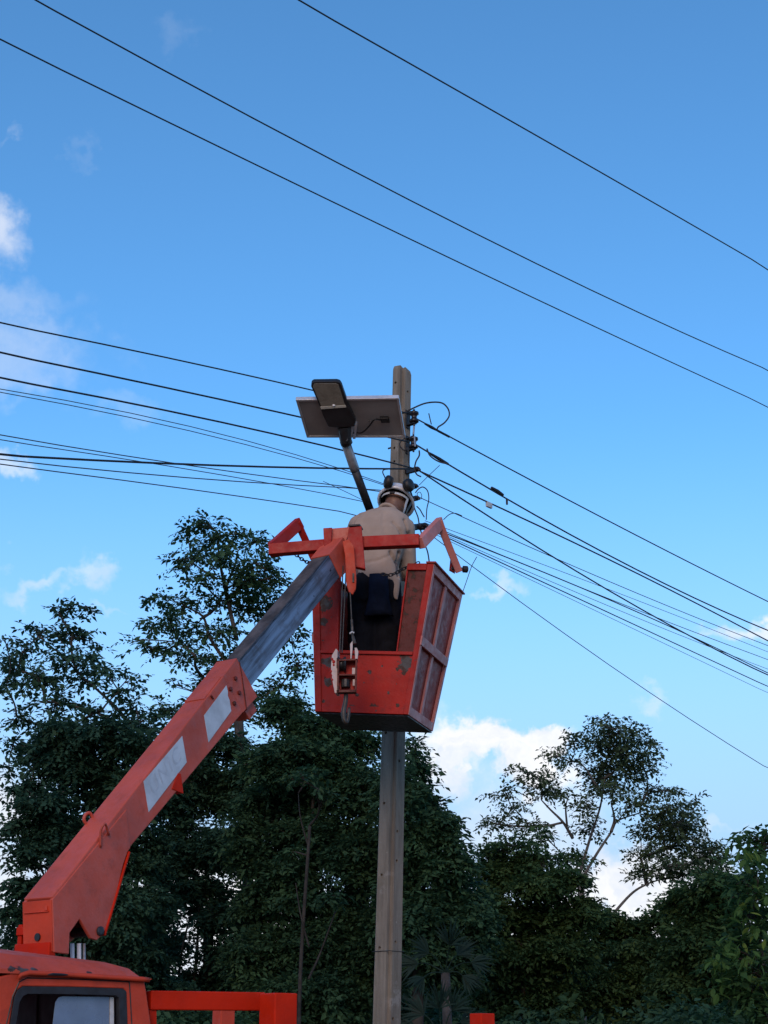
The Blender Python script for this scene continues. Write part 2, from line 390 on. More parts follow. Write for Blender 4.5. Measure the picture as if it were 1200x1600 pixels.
# thin tie wire round the pole, one stub of bolt
zz = P(604, 1487, POLE_Y).z; s = pside(zz)/2+.003; c = paxis(zz)
MB().tube([c-TL*s-QL*s, c+TL*s-QL*s, c+TL*s+QL*s, c-TL*s+QL*s, c-TL*s-QL*s], .003, 6).build('tie_wire', 'wire', pole)
zz = P(609, 697, POLE_Y).z
MB().tube([paxis(zz)-QL*.05-TL*.02, paxis(zz)-QL*(.105)-TL*.02], .007, 8).build('bolt', 'darksteel', pole)
# insulator rack on the right face
INS = []
for (px_, py_) in [(647, 652), (646, 692), (650, 736)]:
    z = P(px_, py_, POLE_Y-.1).z; a0 = paxis(z); q = PP(px_, py_, a0+QL*.12, TL); INS.append(q)
for k, q in enumerate(INS):
    if k == 2: continue
    a0 = paxis(q.z); face = a0+QL*(pside(q.z)/2)
    br = MB()
    for dz in (.048, -.052):
        br.box((face+q)/2+Vector((0, 0, dz)), (q-face)*.5+QL*.012, TL*.019, Vector((0, 0, .0035)))
    br.box(face+QL*.005, QL*.004, TL*.02, Vector((0, 0, .075)))
    bo_ = br.build('insulator_bracket', 'darksteel', pole, .002)
    sp = MB().lathe([(-.045, .026), (-.040, .036), (-.024, .037), (-.014, .024), (0, .021), (.014, .024), (.024, .037), (.040, .036), (.045, .026)], q, (0, 0, 1), 18)
    sp.build('spool_insulator', 'glazed', bo_, smooth=True)
    MB().tube([q-Vector((0, 0, .075)), q+Vector((0, 0, .066))], .008, 8).build('bolt', 'darksteel', bo_)
MB().tube([INS[0]-Vector((0, 0, .07)), INS[1]+Vector((0, 0, .07))], .0075, 8).build('rack_rod', 'galv', pole)
MB().tube([INS[1]+QL*-.02+Vector((0, 0, .06)), INS[1]+QL*.035-TL*.03+Vector((0, 0, .03)), INS[1]+QL*.04-TL*.03-Vector((0, 0, .05))], .006, 6).build('tie_strap', 'galv', pole)
# clamps low on the pole's right side
def clamp(px_, py_, r):
    z = P(px_, py_, POLE_Y-.1).z; a0 = paxis(z); q = PP(px_, py_, a0+QL*.1, TL); face = a0+QL*(pside(z)/2-.004)
    m_ = MB().bar(face, q, .028, .034); m_.ell(q, QL*r, TL*r*1.2, Vector((0, 0, r*.9)), 10, 6); m_.ell(q+QL*r*.9-Vector((0, 0, r*.5)), QL*r*.6, TL*r*.6, Vector((0, 0, r*.6)), 8, 5)
    m_.build('wire_clamp', 'glazed', pole, smooth=False); return q
C0 = clamp(652, 733, .022); C1 = clamp(650, 759, .017); C2 = clamp(652, 778, .019); C3 = clamp(657, 823, .030)
C3b = clamp(664, 821, .024)

# ------------------------------------------------------------ crane truck
GAM = rad(38)
K = P(231, 1535, 7.1); K.z = 0
BA = Vector((math.cos(GAM), math.sin(GAM), 0)); BL = Vector((-math.sin(GAM), math.cos(GAM), 0)); UP = Vector((0, 0, 1))
def T(a, b, z): return K+BA*a+BL*b+UP*z
WC = 1.62
truck = thing('crane_truck', 'orange crane truck with telescopic boom raised to the work basket', 'truck', T(.6, WC/2, 0))
def side(px, py, off=0.):               # a point of the cab's near side
    return PP(px, py, K-BL*off, BL)
# cab shell: near side with the window opening, far side, rear wall, front, floor
win = [side(*q) for q in [(4, 1670), (22, 1558), (27, 1547), (36, 1541), (115, 1542), (192, 1544.5), (197, 1549), (201, 1670)]]
zl = .62
def aof(p): return (p-K).dot(BA)
outer = [T(-1.35, 0, zl), T(.045, 0, zl), side(236, 1600), side(229, 1550), side(225, 1528), side(120, 1523), side(40, 1519), side(20, 1521), T(-1.05, 0, 1.80), T(-1.33, 0, 1.35)]
cab = MB()
cab.prism(outer, BL*.035, [win])
ow = [p+BL*(WC-.035) for p in outer]; cab.prism(ow, BL*.035, [[p+BL*(WC-.035) for p in win]])
cabo = cab.build('cab', 'orange', truck, .006)
rw = MB(); zt = side(225, 1530).z
rw.hexa([T(.0, .036, zl), T(.035, .036, zl), T(.035, WC-.036, zl), T(0, WC-.036, zl), T(-.055, .036, zt), T(-.02, .036, zt), T(-.02, WC-.036, zt), T(-.055, WC-.036, zt)])
rw.build('rear_wall', 'orange', cabo, .004)
li = MB(); li.hexa([T(-.012, .05, .9), T(-.004, .05, .9), T(-.004, WC-.05, .9), T(-.012, WC-.05, .9), T(-.064, .05, zt-.01), T(-.058, .05, zt-.01), T(-.058, WC-.05, zt-.01), T(-.064, WC-.05, zt-.01)])
for b_ in (.55, .95, 1.3): li.bar(T(-.02, b_, .95), T(-.07, b_, zt-.03), .02, .012, up=BA)
li.build('wall_lining', 'cabin', cabo, .003)
fl = MB(); fl.box(T(-.65, WC/2, zl+.02), BA*.68, BL*(WC/2-.04), UP*.02); fl.hexa([T(-1.35, .04, zl), T(-1.31, .04, zl), T(-1.31, WC-.04, zl), T(-1.35, WC-.04, zl), T(-1.33, .04, 1.35), T(-1.29, .04, 1.35), T(-1.29, WC-.04, 1.35), T(-1.33, WC-.04, 1.35)])
fl.build('front_panel', 'orange', cabo, .004)
ws = MB(); ws.hexa([T(-1.325, .04, 1.355), T(-1.315, .04, 1.355), T(-1.315, WC-.04, 1.355), T(-1.325, WC-.04, 1.355), T(-1.06, .04, 1.80), T(-1.05, .04, 1.80), T(-1.05, WC-.04, 1.80), T(-1.06, WC-.04, 1.80)])
ws.build('windscreen', 'film', cabo)
se = MB(); se.box(T(-.42, .45, 1.05), BA*.24, BL*.3, UP*.09); se.box(T(-.2, .45, 1.35), BA*.07, BL*.26, UP*.28); se.box(T(-.42, 1.15, 1.05), BA*.24, BL*.3, UP*.09); se.box(T(-.2, 1.15, 1.35), BA*.07, BL*.26, UP*.28)
se.build('seat', 'rubber', cabo, .03)
# roof: crowned, lower at the back, rounded over to the drip rail
rf = MB(); rings = []
aG0 = aof(side(24, 1519)); zg = lambda a: side(30, 1517).z+(side(228, 1526).z-side(30, 1517).z)*(a-aof(side(30, 1517)))/(aof(side(228, 1526))-aof(side(30, 1517)))
for k in range(19):
    a = -1.12+1.135*k/18
    u = k/18
    crown = .168+(.088-.168)*u
    if u > .86: crown *= math.sqrt(max(0, 1-((u-.86)/.14)**2))*.85+.15
    if u < .2: crown *= (.35+.65*math.sin(u/.2*math.pi/2))
    prof = []
    for j in range(17):
        t = j/16*2-1
        h = (1-abs(t)**3.2)**.55
        prof.append(T(a, WC/2+t*(WC/2+.006), zg(a)+crown*(.12+.88*h)-.01))
    prof += [T(a, WC+.006, zg(a)-.012), T(a, -.006, zg(a)-.012)]
    rings.append(prof)
tb = Matrix.Translation(-W[truck].translation)
M['roofp'] = paint('roof_paint', (.55, .072, .034), [(tb @ side(38, 1517, .01), .028), (tb @ side(52, 1513, .0), .018), (tb @ side(18, 1512, .0), .016), (tb @ side(140, 1518, .0), .012)], wear=.74, grime=.35)
rf.loft(rings); rf.build('roof', M['roofp'], cabo, smooth=False, bevel=.0)
for pl in cabo.children[-1].data.polygons: pl.use_smooth = True
dr = MB()
gp = [side(29, 1529, .016), side(33, 1523.5, .02), side(45, 1520, .02), side(95, 1522, .02), side(150, 1525.5, .02), side(222, 1530, .02), side(233, 1531, .02)]
dr.tube(gp, [.008, .010, .011, .011, .011, .011, .010], 8); dr.build('drip_rail', 'orange', cabo, smooth=True)
dent = MB()
dent.tube([side(74, 1523, .027), side(82, 1522.4, .031), side(96, 1522.8, .031), side(106, 1523.2, .028)], [.003, .0065, .006, .003], 6); dent.build('rust_hole', 'black', cabo)
# door: seam lines, window seal, sliding pane
dk = MB()
for seg in ([(30, 1534), (42, 1528), (120, 1530), (202, 1534)], [(202, 1534), (204, 1568), (207, 1625)], [(30, 1534), (20, 1556), (4, 1625)]):
    dk.tube([side(x, y, .0005) for x, y in seg], .0028, 6)
dk.build('door_seam', 'black', cabo)
sl = MB(); inn = [side(x, y, .004) for x, y in [(19, 1640), (31, 1566), (36, 1557), (44, 1553), (115, 1553.5), (180, 1555.5), (186, 1559), (188, 1640)]]
sl.prism([p-BL*.004 for p in win], BL*.03, [inn]); sl.build('window_seal', 'rubber', cabo, .003)
pane = MB(); pn = [side(x, y) for x, y in [(83, 1640), (92, 1566), (96, 1558.5), (102, 1556.5), (176, 1557.5), (176, 1640)]]
pane.prism([p+BL*.030 for p in pn], BL*.005); pn2 = pane.build('sliding_pane', 'film', cabo)
MB().prism([p+BL*.024 for p in [side(x, y) for x, y in [(176.5, 1640), (176.5, 1557.5), (182, 1558), (182.5, 1640)]]], BL*.008).build('pane_edge', 'strap', pn2)
# chassis, bed, wheels
ch = MB(); 
for b_ in (.45, WC-.45): ch.box(T(.9, b_, .58), BA*2.3, BL*.05, UP*.09)
ch.build('chassis', 'darksteel', truck, .005)
bd = MB(); bd.box(T(1.9, WC/2+.1, .78), BA*1.55, BL*.9, UP*.05)
for b_ in (-.78+WC/2, WC/2+.98): bd.box(T(1.9, b_, 1.0), BA*1.55, BL*.018, UP*.2)
bd.box(T(3.43, WC/2+.1, 1.0), BA*.018, BL*.86, UP*.2)
bd.build('cargo_bed', 'rail', truck, .008)
def wheel(a, b):
    c = T(a, b, .40); wl = MB().lathe([(-.10, .20), (-.10, .36), (-.07, .395), (.07, .395), (.10, .36), (.10, .20)], c, BL, 28).build('wheel', 'rubber', truck, smooth=False)
    MB().lathe([(-.085, .21), (-.06, .15), (-.07, .07), (-.09, .06), (.06, .06), (.085, .21)], c, BL, 20).build('rim', 'galv', wl)
for a_ in (-.75, 2.5):
    for b_ in (.12, WC-.12): wheel(a_, b_)
# bed frame: near rail, posts
pz = lambda px_, py_, Y: P(px_, py_, Y)
q0 = side(229, 1550, -.10); q1 = side(430, 1550, -.02)
zr = (P(430, 1550, 7.35)).z
n0 = PP(231, 1563, K+BL*.06, BL); n1 = PP(409, 1565, K+BL*.06, BL)
rl = MB(); rl.bar(n0, n1, .06, .082); rl.build('bed_rail', 'rail', truck, .005)
pr = MB()
def post(px_c, py_t, Y, s1, s2, name, m):   # px of the near-forward edge, top
    c = P(px_c, py_t, Y); ce = c+BA*s1/2+BL*s2/2
    m_ = MB(); m_.box(Vector((ce.x, ce.y, (c.z+.83)/2)), BA*s1/2, BL*s2/2, UP*(c.z-.83)/2); return m_.build(name, m, truck, .006)
post(430, 1551, 7.33, .125, .13, 'bed_post', 'rail')
post(752, 1583, 10.5, .118, .118, 'bed_post', 'rail')
post(346, 1566, 8.7, .09, .09, 'bed_post', 'orange')
lo = MB(); lo.bar(PP(236, 1578, K+BL*.06, BL), PP(236, 1640, K+BL*.06, BL), .035, .035, up=BA); lo.build('rail_stay', 'rail', truck)

# crane boom
AZ, EL = rad(55), rad(45.8)
BO = Vector((-1.67, 7.8, 2.249))
bd_ = Vector((math.cos(EL)*math.cos(AZ), math.cos(EL)*math.sin(AZ), math.sin(EL)))
bw_ = Vector((math.sin(AZ), -math.cos(AZ), 0)); bn_ = Vector((-math.sin(EL)*math.cos(AZ), -math.sin(EL)*math.sin(AZ), math.cos(EL)))
ba_ = Vector((math.cos(AZ), math.sin(AZ), 0))
BF = Matrix.Translation(BO) @ Matrix((bd_, -bw_, bn_)).transposed().to_4x4()
def B(a, b, c): return BO+bd_*a+bw_*b+bn_*c
LO = 1.99
def wof(a): return .202+(.150-.202)*a/LO
def hof(a): return .160+(.269-.160)*a/LO
boom = MB()
def sec(a, kw=1., kh=1.): return [B(a, -wof(a)/2*kw, -hof(a)/2*kh), B(a, wof(a)/2*kw, -hof(a)/2*kh), B(a, wof(a)/2*kw, hof(a)/2*kh), B(a, -wof(a)/2*kw, hof(a)/2*kh)]
boom.loft([sec(.0), sec(.5), sec(1.0), sec(1.55), sec(LO)])
bmo = boom.build('outer_boom', 'boom', truck, .006, frame=BF)
# end collar on the outer boom, with bolts
cl = MB(); cl.loft([sec(LO-.17, 1.012, 1.012), sec(LO+.004, 1.05, 1.04)]); cl.build('boom_collar', 'boom', bmo, .004, frame=BF)
spn = B(0, wof(0)/2, 0); s1_ = (B(LO, wof(LO)/2, 0)-spn); bsn = bn_.cross(s1_).normalized()
if bsn.dot(bw_) < 0: bsn = -bsn
def bs(px, py, off=0.): return PP(px, py, spn+bsn*off, bsn)
for (x, y) in ((367.5, 1060), (360, 1076.5), (373.5, 1082.5), (366, 1099)):
    MB().lathe([(-.004, .0135), (.007, .0135), (.010, .008)], bs(x, y, .003), bsn, 6).build('bolt', 'rust_shade', bmo)
sm_ = MB(); sm_.tube([bs(374.5, 1034, .005), bs(379, 1062, .005), bs(383, 1090, .005), bs(385, 1106, .004)], .0028, 6); sm_.build('collar_seam', 'rust_shade', bmo)
tp_ = MB(); tp_.hexa([B(1.60, -wof(1.6)/2*.96, hof(1.6)/2-.002), B(1.60, wof(1.6)/2*.90, hof(1.6)/2-.002), B(LO-.18, wof(LO)/2*.90, hof(LO-.18)/2-.002), B(LO-.18, -wof(LO)/2*.96, hof(LO-.18)/2-.002), B(1.60, -wof(1.6)/2*.96, hof(1.6)/2+.006), B(1.60, wof(1.6)/2*.90, hof(1.6)/2+.006), B(LO-.18, wof(LO)/2*.90, hof(LO-.18)/2+.006), B(LO-.18, -wof(LO)/2*.96, hof(LO-.18)/2+.006)]); tp_.build('top_plate', 'boom', bmo, .002, frame=BF)
MB().tube([bs(333, 1092, .004), bs(330, 1087, .006)], .006, 6).build('weld_bead', 'rust_shade', bmo)
# white reflective stickers with ghost lettering
st1 = [(224, 1221), (284.5, 1150), (291.5, 1191), (232, 1269)]
st2 = [(318.5, 1118), (353.5, 1071), (356, 1081), (355.5, 1087), (358.5, 1094), (361, 1111), (325.5, 1160)]
s1o = MB().prism([bs(x, y, .001) for x, y in st1], bsn*.0015).build('white_sticker', 'sticker', bmo)
s2o = MB().prism([bs(x, y, .001) for x, y in st2], bsn*.0015).build('white_sticker', 'sticker', bmo)
tag(s1o, 'long white sticker with faded letters'); tag(s2o, 'shorter white sticker with torn edge')
c0, c1_, c3 = bs(232, 1240, .003), bs(286, 1172, .003), bs(235, 1258, .003)
ux = (c1_-c0).normalized(); uy = bsn.cross(ux).normalized()
fc = bpy.data.curves.new('lettering', 'FONT'); fc.body = 'UNIC'; fc.size = 1; fc.shear = .25; fc.extrude = .004; fc.space_character = 1.15
fo = bpy.data.objects.new('tmp', fc); COL.objects.link(fo)
fm = bpy.data.meshes.new_from_object(fo.evaluated_get(bpy.context.evaluated_depsgraph_get())); bpy.data.objects.remove(fo)
xs = [v.co.x for v in fm.vertices]; wd = max(xs)-min(xs); sc = ((c1_-c0).length*.86)/wd
mb = MB(); org = c0+ux*(c1_-c0).length*.04-uy*.03
mb.v = [org+ux*(v.co.x*sc)+uy*(v.co.y*min(sc, .12))+bsn*(v.co.z*.1) for v in fm.vertices]; mb.f = [tuple(p.vertices) for p in fm.polygons]
mb.build('lettering', 'ghost', s1o)
# gooseneck at the pivot: side plates dropping to the pivot and to the lift cylinder
gn = [(82, 1405), (84.5, 1488), (108, 1491), (109, 1458), (124.6, 1436), (142, 1466), (152, 1469), (160, 1461), (171, 1443), (193, 1350), (199.5, 1331), (204, 1325), (198, 1264)]
g3 = [bs(x, y, .004) for x, y in gn]
gk = MB(); gk.prism(g3, -bsn*.02); gk.prism([p-bsn*.185 for p in g3], -bsn*.02)
gk.build('gooseneck_plate', 'boom', bmo, .004, frame=BF)
f0, f1, f2 = bs(161, 1461), bs(194, 1350), bs(200, 1330)
fg = MB(); 
for a_, b_ in ((f0, f1), (f1, f2)):
    o1 = (b_-a_).normalized(); nn_ = bsn.cross(o1).normalized()
    if nn_.x < 0: nn_ = -nn_
    fg.hexa([a_+bsn*.01, a_+bsn*.01+nn_*.012, a_-bsn*.21+nn_*.012, a_-bsn*.21, b_+bsn*.01, b_+bsn*.01+nn_*.012, b_-bsn*.21+nn_*.012, b_-bsn*.21])
fg.build('bracket_flange', 'rail', bmo, .003)
MB().lathe([(-.24, .024), (.012, .024), (.016, .016)], bs(155, 1455), bsn, 14).build('lift_pin', 'darksteel', bmo)
# rear cap
rc = [bs(82.5, 1406), bs(84.5, 1487)]
cp = MB(); back = -ba_
cp.hexa([rc[1]-bsn*.2, rc[1], rc[0], rc[0]-bsn*.2, rc[1]-bsn*.2+back*.012, rc[1]+back*.012, rc[0]+back*.012, rc[0]-bsn*.2+back*.012])
m1 = bs(83, 1424)
cp.box(m1-bsn*.1+back*.016, bsn*.085, ba_*.006, UP*.003); cp.box(bs(83, 1419)-bsn*.03+back*.016, bsn*.008, ba_*.006, UP*.012)
cpo = cp.build('rear_cap', 'orange', bmo, .003)
MB().lathe([(0, .019), (.016, .019)], bs(84, 1463)-bsn*.095+back*.004, back, 12).build('pivot_hole', 'black', cpo)
# yoke that carries the boom, column and cylinder rods
yk = MB(); yb = bs(84.5, 1489)
yk.box(yb-bsn*.128+back*.006+UP*.018, bsn*.122, ba_*.022, UP*.032)
for k_ in (.25,): yk.box(yb-bsn*k_+ba_*.10+UP*.0, bsn*.010, ba_*.10, UP*.05)
yk.box(yb-bsn*.240+ba_*.06+UP*.08, bsn*.014, ba_*.07, UP*.065)
yk.box(yb-bsn*.225+ba_*.00+UP*.112, bsn*.03, ba_*.02, UP*.02)
yk.build('boom_yoke', 'rail', truck, .004)
colc = yb-bsn*.10+ba_*.22
MB().lathe([(0, .17), (.05, .17), (.06, .125), (colc.z-.93, .115)], Vector((colc.x, colc.y, .80)), UP, 20).build('crane_column', 'boom', truck)
for (x, r_) in ((115, .0105), (125.5, .0105), (133.5, .007)):
    q = P(x, 1480, 7.95); MB().tube([q+UP*.018-ba_*.01, q-UP*.4+ba_*.03], r_, 10).build('cylinder_rod', 'white' if r_ > .008 else 'galv', truck, smooth=True)
# small fittings on the outer boom
hk = MB().tube(spline([bs(157, 1324, .004), bs(157, 1303, .016), bs(160, 1291, .03), bs(165, 1288, .03), bs(170, 1305, .012)], 4), .007, 8); hk.build('hose_hook', 'boom', bmo, smooth=True)
h2 = MB().tube(spline([B(.56, -.088, hof(.6)/2-.01), B(.56, -.088, hof(.6)/2+.022), B(.585, -.084, hof(.6)/2+.038), B(.61, -.080, hof(.6)/2+.026), B(.61, -.080, hof(.6)/2-.01)], 4), .009, 8); h2.build('lifting_eye', 'boom', bmo, smooth=True)
lg = MB(); lg.prism([bs(278, 1208, .004), bs(283, 1209, .004), bs(287, 1240, .004), bs(269, 1233, .004)], -bsn*.05); lg.build('hose_lug', 'rail', bmo, .002)
ul = MB(); ul.box(B(LO-.06, .03, -hof(LO)/2-.04), bd_*.035, bw_*.02, bn_*.04); ul.box(B(LO-.1, .0, -hof(LO)/2-.05), bd_*.02, bw_*.05, bn_*.03); ul.build('roller_bracket', 'boom', bmo, .003)
# inner boom
LI, WI, HI, OFF = 3.338, .141, .169, .020
def isec(a, k=1.): 
    c8 = []
    for (b, c) in ((-.5, -.5), (.5, -.5), (.5, .5), (-.5, .5)): c8.append(B(a, WI*b*k, HI*c*k+OFF))
    return c8
ib = MB(); ib.loft([isec(LO-.1), isec(LI)]); ibo = ib.build('inner_boom', 'inner', truck, 0, frame=BF)
M['topsteel'] = mat('dusty_boom_top', (.085, .074, .074), .7, 0, .3, 7, spec=.25, bump=.3)
ibo.data.materials.append(M['topsteel'])
for p in ibo.data.polygons:
    if p.normal.z > .8: p.material_index = 1
bv = ibo.modifiers.new('bevel', 'BEVEL'); bv.width = .005; bv.segments = 2; bv.limit_method = 'ANGLE'; bv.angle_limit = rad(35)
ed = MB()
ed.bar(B(LO+.0, WI/2-.006, HI/2+OFF+.001), B(LI-.11, WI/2-.006, HI/2+OFF+.001), .012, .004, up=bn_); ed.build('wear_strip', 'darksteel', ibo, frame=BF)

# boom head and spreader
HY = 9.68
he = MB(); he.loft([isec(LI-.10, 1.10), isec(LI+.12, 1.14)])
heo = he.build('boom_head', 'boom', truck, .004, frame=BF)
def pl(poly, Y, depth, name, m, par, bev=.004):
    return MB().prism([P(x, y, Y) for x, y in poly], Vector((0, depth, 0))).build(name, m, par, bev)
pl([(505, 825), (519, 824), (517, 852), (507, 866)], HY, .10, 'head_plate', 'red', heo)
pl([(512, 826), (550, 823), (541, 845), (523, 856), (512, 858)], HY+.03, .10, 'head_plate', 'boom', heo)
pl([(545, 824), (565, 822), (571, 889), (548, 884), (541, 858)], HY-.035, .05, 'head_plate', 'red', heo)
MB().box(P(556, 824, HY+.02), (.038, -.008, .0), (.01, .05, 0), (0, 0, .006)).build('head_plate', 'darksteel', heo, .002)
lug = pl([(535, 846), (545, 842), (553, 852), (557, 905), (556, 920), (551, 929), (545, 925), (541, 912), (539, 868)], HY-.085, .028, 'hook_lug', 'orange', heo, .005)
MB().box(P(552, 903, HY-.088), (.006, 0, 0), (0, .006, 0), (0, 0, .03)).build('slot', 'black', lug)
def beam(a, b, wd, hd, name, m, par): return MB().bar(a, b, wd, hd).build(name, m, par, .004)
spo = MB()
bl0, bl1 = P(421, 860, HY+.10), P(508, 853, HY+.06); br0, br1 = P(566, 849, HY+.04), P(656, 845, HY-.04)
spo.bar(bl0, bl1, .075, .075).build('spreader_beam', 'red', heo, .004)
MB().bar(br0, br1, .075, .078).build('spreader_beam', 'red', heo, .004)
for (s0, s1, s2, s3) in ((P(425, 856, HY+.10), P(466, 819, HY+.30), P(478, 838, HY+.36), P(490, 872, HY+.44)),
                         (P(657, 849, HY-.04), P(687, 818, HY+.20), P(700, 850, HY+.28), P(717, 893, HY+.36))):
    ar = MB(); d1 = (s1-s0).normalized()
    ar.bar(s0, s1+d1*.02, .045, .078); ar.bar(s1-(s3-s1).normalized()*.02, s3, .048, .055, up=(0, 1, .3))
    ar.build('spreader_arm', 'skypink' if s0.x > 0 else 'red', heo, .004)  # right arm gets the paler paint in place of sky reflection
pe = P(719, 889, HY+.36)
MB().lathe([(-.06, .012), (.018, .012), (.02, .024), (.05, .024), (.055, .016)], pe, Vector((.95, .2, 0)), 14).build('pivot_pin', 'black', heo)
MB().prism([P(704, 870, HY+.4), P(710, 868, HY+.4), P(711, 895, HY+.4), P(702, 890, HY+.4)], Vector((0, .03, 0))).build('pivot_lug', 'red', heo, .003)

# ------------------------------------------------------------ work basket
SC = 9.95/9.75
bx = dict(X=-.1458*SC, Z=1.6+(3.6446-1.6)*SC, yaw=-.2864, roll=.0913, pit=.0125, wb=.6254*SC, wt=.8434*SC, db=.6085*SC, fb=.1141*SC, H=.9843*SC, ff=.0569*SC)
cy_, sy_ = math.cos(bx['yaw']), math.sin(bx['yaw'])
ex = Vector((cy_, sy_, 0)); ey = Vector((-sy_, cy_, 0))
ex2 = ex*math.cos(bx['roll'])-UP*math.sin(bx['roll']); ez2 = UP*math.cos(bx['roll'])+ex*math.sin(bx['roll'])
ey2 = ey*math.cos(bx['pit'])+ez2*math.sin(bx['pit']); ez3 = ez2*math.cos(bx['pit'])-ey*math.sin(bx['pit'])
O_ = Vector((bx['X'], 9.95, bx['Z']))
KF = Matrix.Translation(O_) @ Matrix((ex2, ey2, ez3)).transposed().to_4x4()
def Q(u, v, t, du=0., dv=0., dt=0.):
    hw = (bx['wb']+(bx['wt']-bx['wb'])*t)/2; b0 = -bx['ff']*t; b1 = bx['db']+bx['fb']*t
    return O_+ex2*(u*hw+du)+ey2*(b0+(b1-b0)*v+dv)+ez3*(bx['H']*t+dt)
basket = thing('work_basket', 'dented red steel work basket hanging under the boom head with the worker inside', 'work basket', O_)
chipp = [KF.inverted() @ q for q in (Q(.80, 0, .335), Q(-.74, 0, .33), Q(-.74, 0, .20))]
M['redf'] = paint('basket_front_paint', (.38, .014, .007), [(chipp[0], .062), (chipp[1], .045), (chipp[2], .030)]+[(KF.inverted() @ Q(u_, 0, t_), r_*.72) for u_, t_, r_ in ((-.35, .31, .022), (.1, .27, .020), (.33, .31, .014), (-.12, .12, .018), (.52, .14, .017), (.25, .025, .045), (-.2, .03, .035), (.66, .20, .013), (-.82, .07, .018), (.0, .20, .012), (-.5, .20, .014), (.75, .06, .02))], wear=.645, grime=.7)
chs = [KF.inverted() @ q for q in (Q(-.80, 0, .72), Q(-.82, 0, .60))]
M['redl'] = paint('basket_strip_paint', (.36, .014, .008), [(chs[0], .050), (chs[1], .030)], wear=.635, grime=.7)
TG = .405
def fpan(u0, u1, t0, t1, d0, d1, name, m, par=basket, bev=.002):
    return MB().hexa([Q(u0, 0, t0, dv=d0), Q(u1, 0, t0, dv=d0), Q(u1, 0, t0, dv=d1), Q(u0, 0, t0, dv=d1), Q(u0, 0, t1, dv=d0), Q(u1, 0, t1, dv=d0), Q(u1, 0, t1, dv=d1), Q(u0, 0, t1, dv=d1)]).build(name, m, par, bev, frame=KF)
fpan(-.985, .985, .005, TG-.02, .006, .010, 'front_panel', 'redf')
fpan(-.98, -.56, TG, .985, .006, .010, 'front_panel', 'redl')
fpan(.60, .97, TG, .985, .012, .016, 'front_panel', 'rust_shade')
fr = MB()
def fbar(u0, u1, t0, t1, d0, d1): 
    fr.hexa([Q(u0, 0, t0, dv=d0), Q(u1, 0, t0, dv=d0), Q(u1, 0, t0, dv=d1), Q(u0, 0, t0, dv=d1), Q(u0, 0, t1, dv=d0), Q(u1, 0, t1, dv=d0), Q(u1, 0, t1, dv=d1), Q(u0, 0, t1, dv=d1)])
fbar(-1, -.87, 0, 1, -.006, .03); fbar(.90, 1.0, 0, 1, -.006, .03)
fbar(-.868, .898, TG-.018, TG+.004, -.010, .012); fbar(-.868, .898, .0, .045, -.002, .005)
fbar(.58, .898, .955, 1., -.006, .02); fbar(-.868, -.54, .955, 1., -.006, .02)
fbar(.575, .60, TG+.004, .955, .0, .03); fbar(-.56, -.535, TG+.004, .955, .0, .045)
fr.build('front_frame', 'red', basket, .003, frame=KF)
def span(s, v0, v1, t0, t1, d0, d1, name, m, mbuild=True):      # panel in the left (-1) or right (+1) side
    m_ = MB().hexa([Q(s, v0, t0, du=s*d0), Q(s, v1, t0, du=s*d0), Q(s, v1, t0, du=s*d1), Q(s, v0, t0, du=s*d1), Q(s, v0, t1, du=s*d0), Q(s, v1, t1, du=s*d0), Q(s, v1, t1, du=s*d1), Q(s, v0, t1, du=s*d1)])
    return m_.build(name, m, basket, .002, frame=KF) if mbuild else m_
for s in (1, -1):
    span(s, .02, .98, .02, .98, -.022, -.018, 'side_panel', 'redside' if s > 0 else 'rust_shade')  # left panel darker: shade inside the basket put into its colour
    sf = MB()
    for (v0, v1, t0, t1, d) in ((.0, .055, 0, 1, .004), (.945, 1., 0, 1, .004), (.056, .944, 0, .055, .003), (.056, .944, .945, 1, .003), (.46, .53, .056, .944, -.002)):
        q_ = span(s, v0, v1, t0, t1, -.016, d, '', '', False); sf.add(q_.v, q_.f)
    sf.build('side_frame', 'skypink', basket, .002, frame=KF)
    q_ = span(s, -.01, .975, .455, .515, -.001, .011, '', '', False); q_.build('cross_bar', 'skypink', basket, .002, frame=KF)
    lip = MB().hexa([Q(s, -.02, 1, du=-s*.05), Q(s, 1.02, 1, du=-s*.05), Q(s, 1.02, 1, du=s*.018), Q(s, -.02, 1, du=s*.018), Q(s, -.02, 1, du=-s*.05, dt=.012), Q(s, 1.02, 1, du=-s*.05, dt=.012), Q(s, 1.02, 1, du=s*.018, dt=.012), Q(s, -.02, 1, du=s*.018, dt=.012)])
    lip.build('top_rail', 'redside', basket, .003, frame=KF)
MB().hexa([Q(-.97, 1, .01, dv=-.012), Q(.97, 1, .01, dv=-.012), Q(.97, 1, .01, dv=-.006), Q(-.97, 1, .01, dv=-.006), Q(-.97, 1, .98, dv=-.012), Q(.97, 1, .98, dv=-.012), Q(.97, 1, .98, dv=-.006), Q(-.97, 1, .98, dv=-.006)]).build('rear_panel', 'redside', basket, frame=KF)
MB().hexa([Q(-.99, .0, 0, dt=-.012), Q(.99, 0, 0, dt=-.012), Q(.99, 1, 0, dt=-.012), Q(-.99, 1, 0, dt=-.012), Q(-.99, .02, 0, dt=-.002), Q(.99, .02, 0, dt=-.002), Q(.99, 1, 0, dt=-.002), Q(-.99, 1, 0, dt=-.002)]).build('floor', 'darksteel', basket, .002, frame=KF)
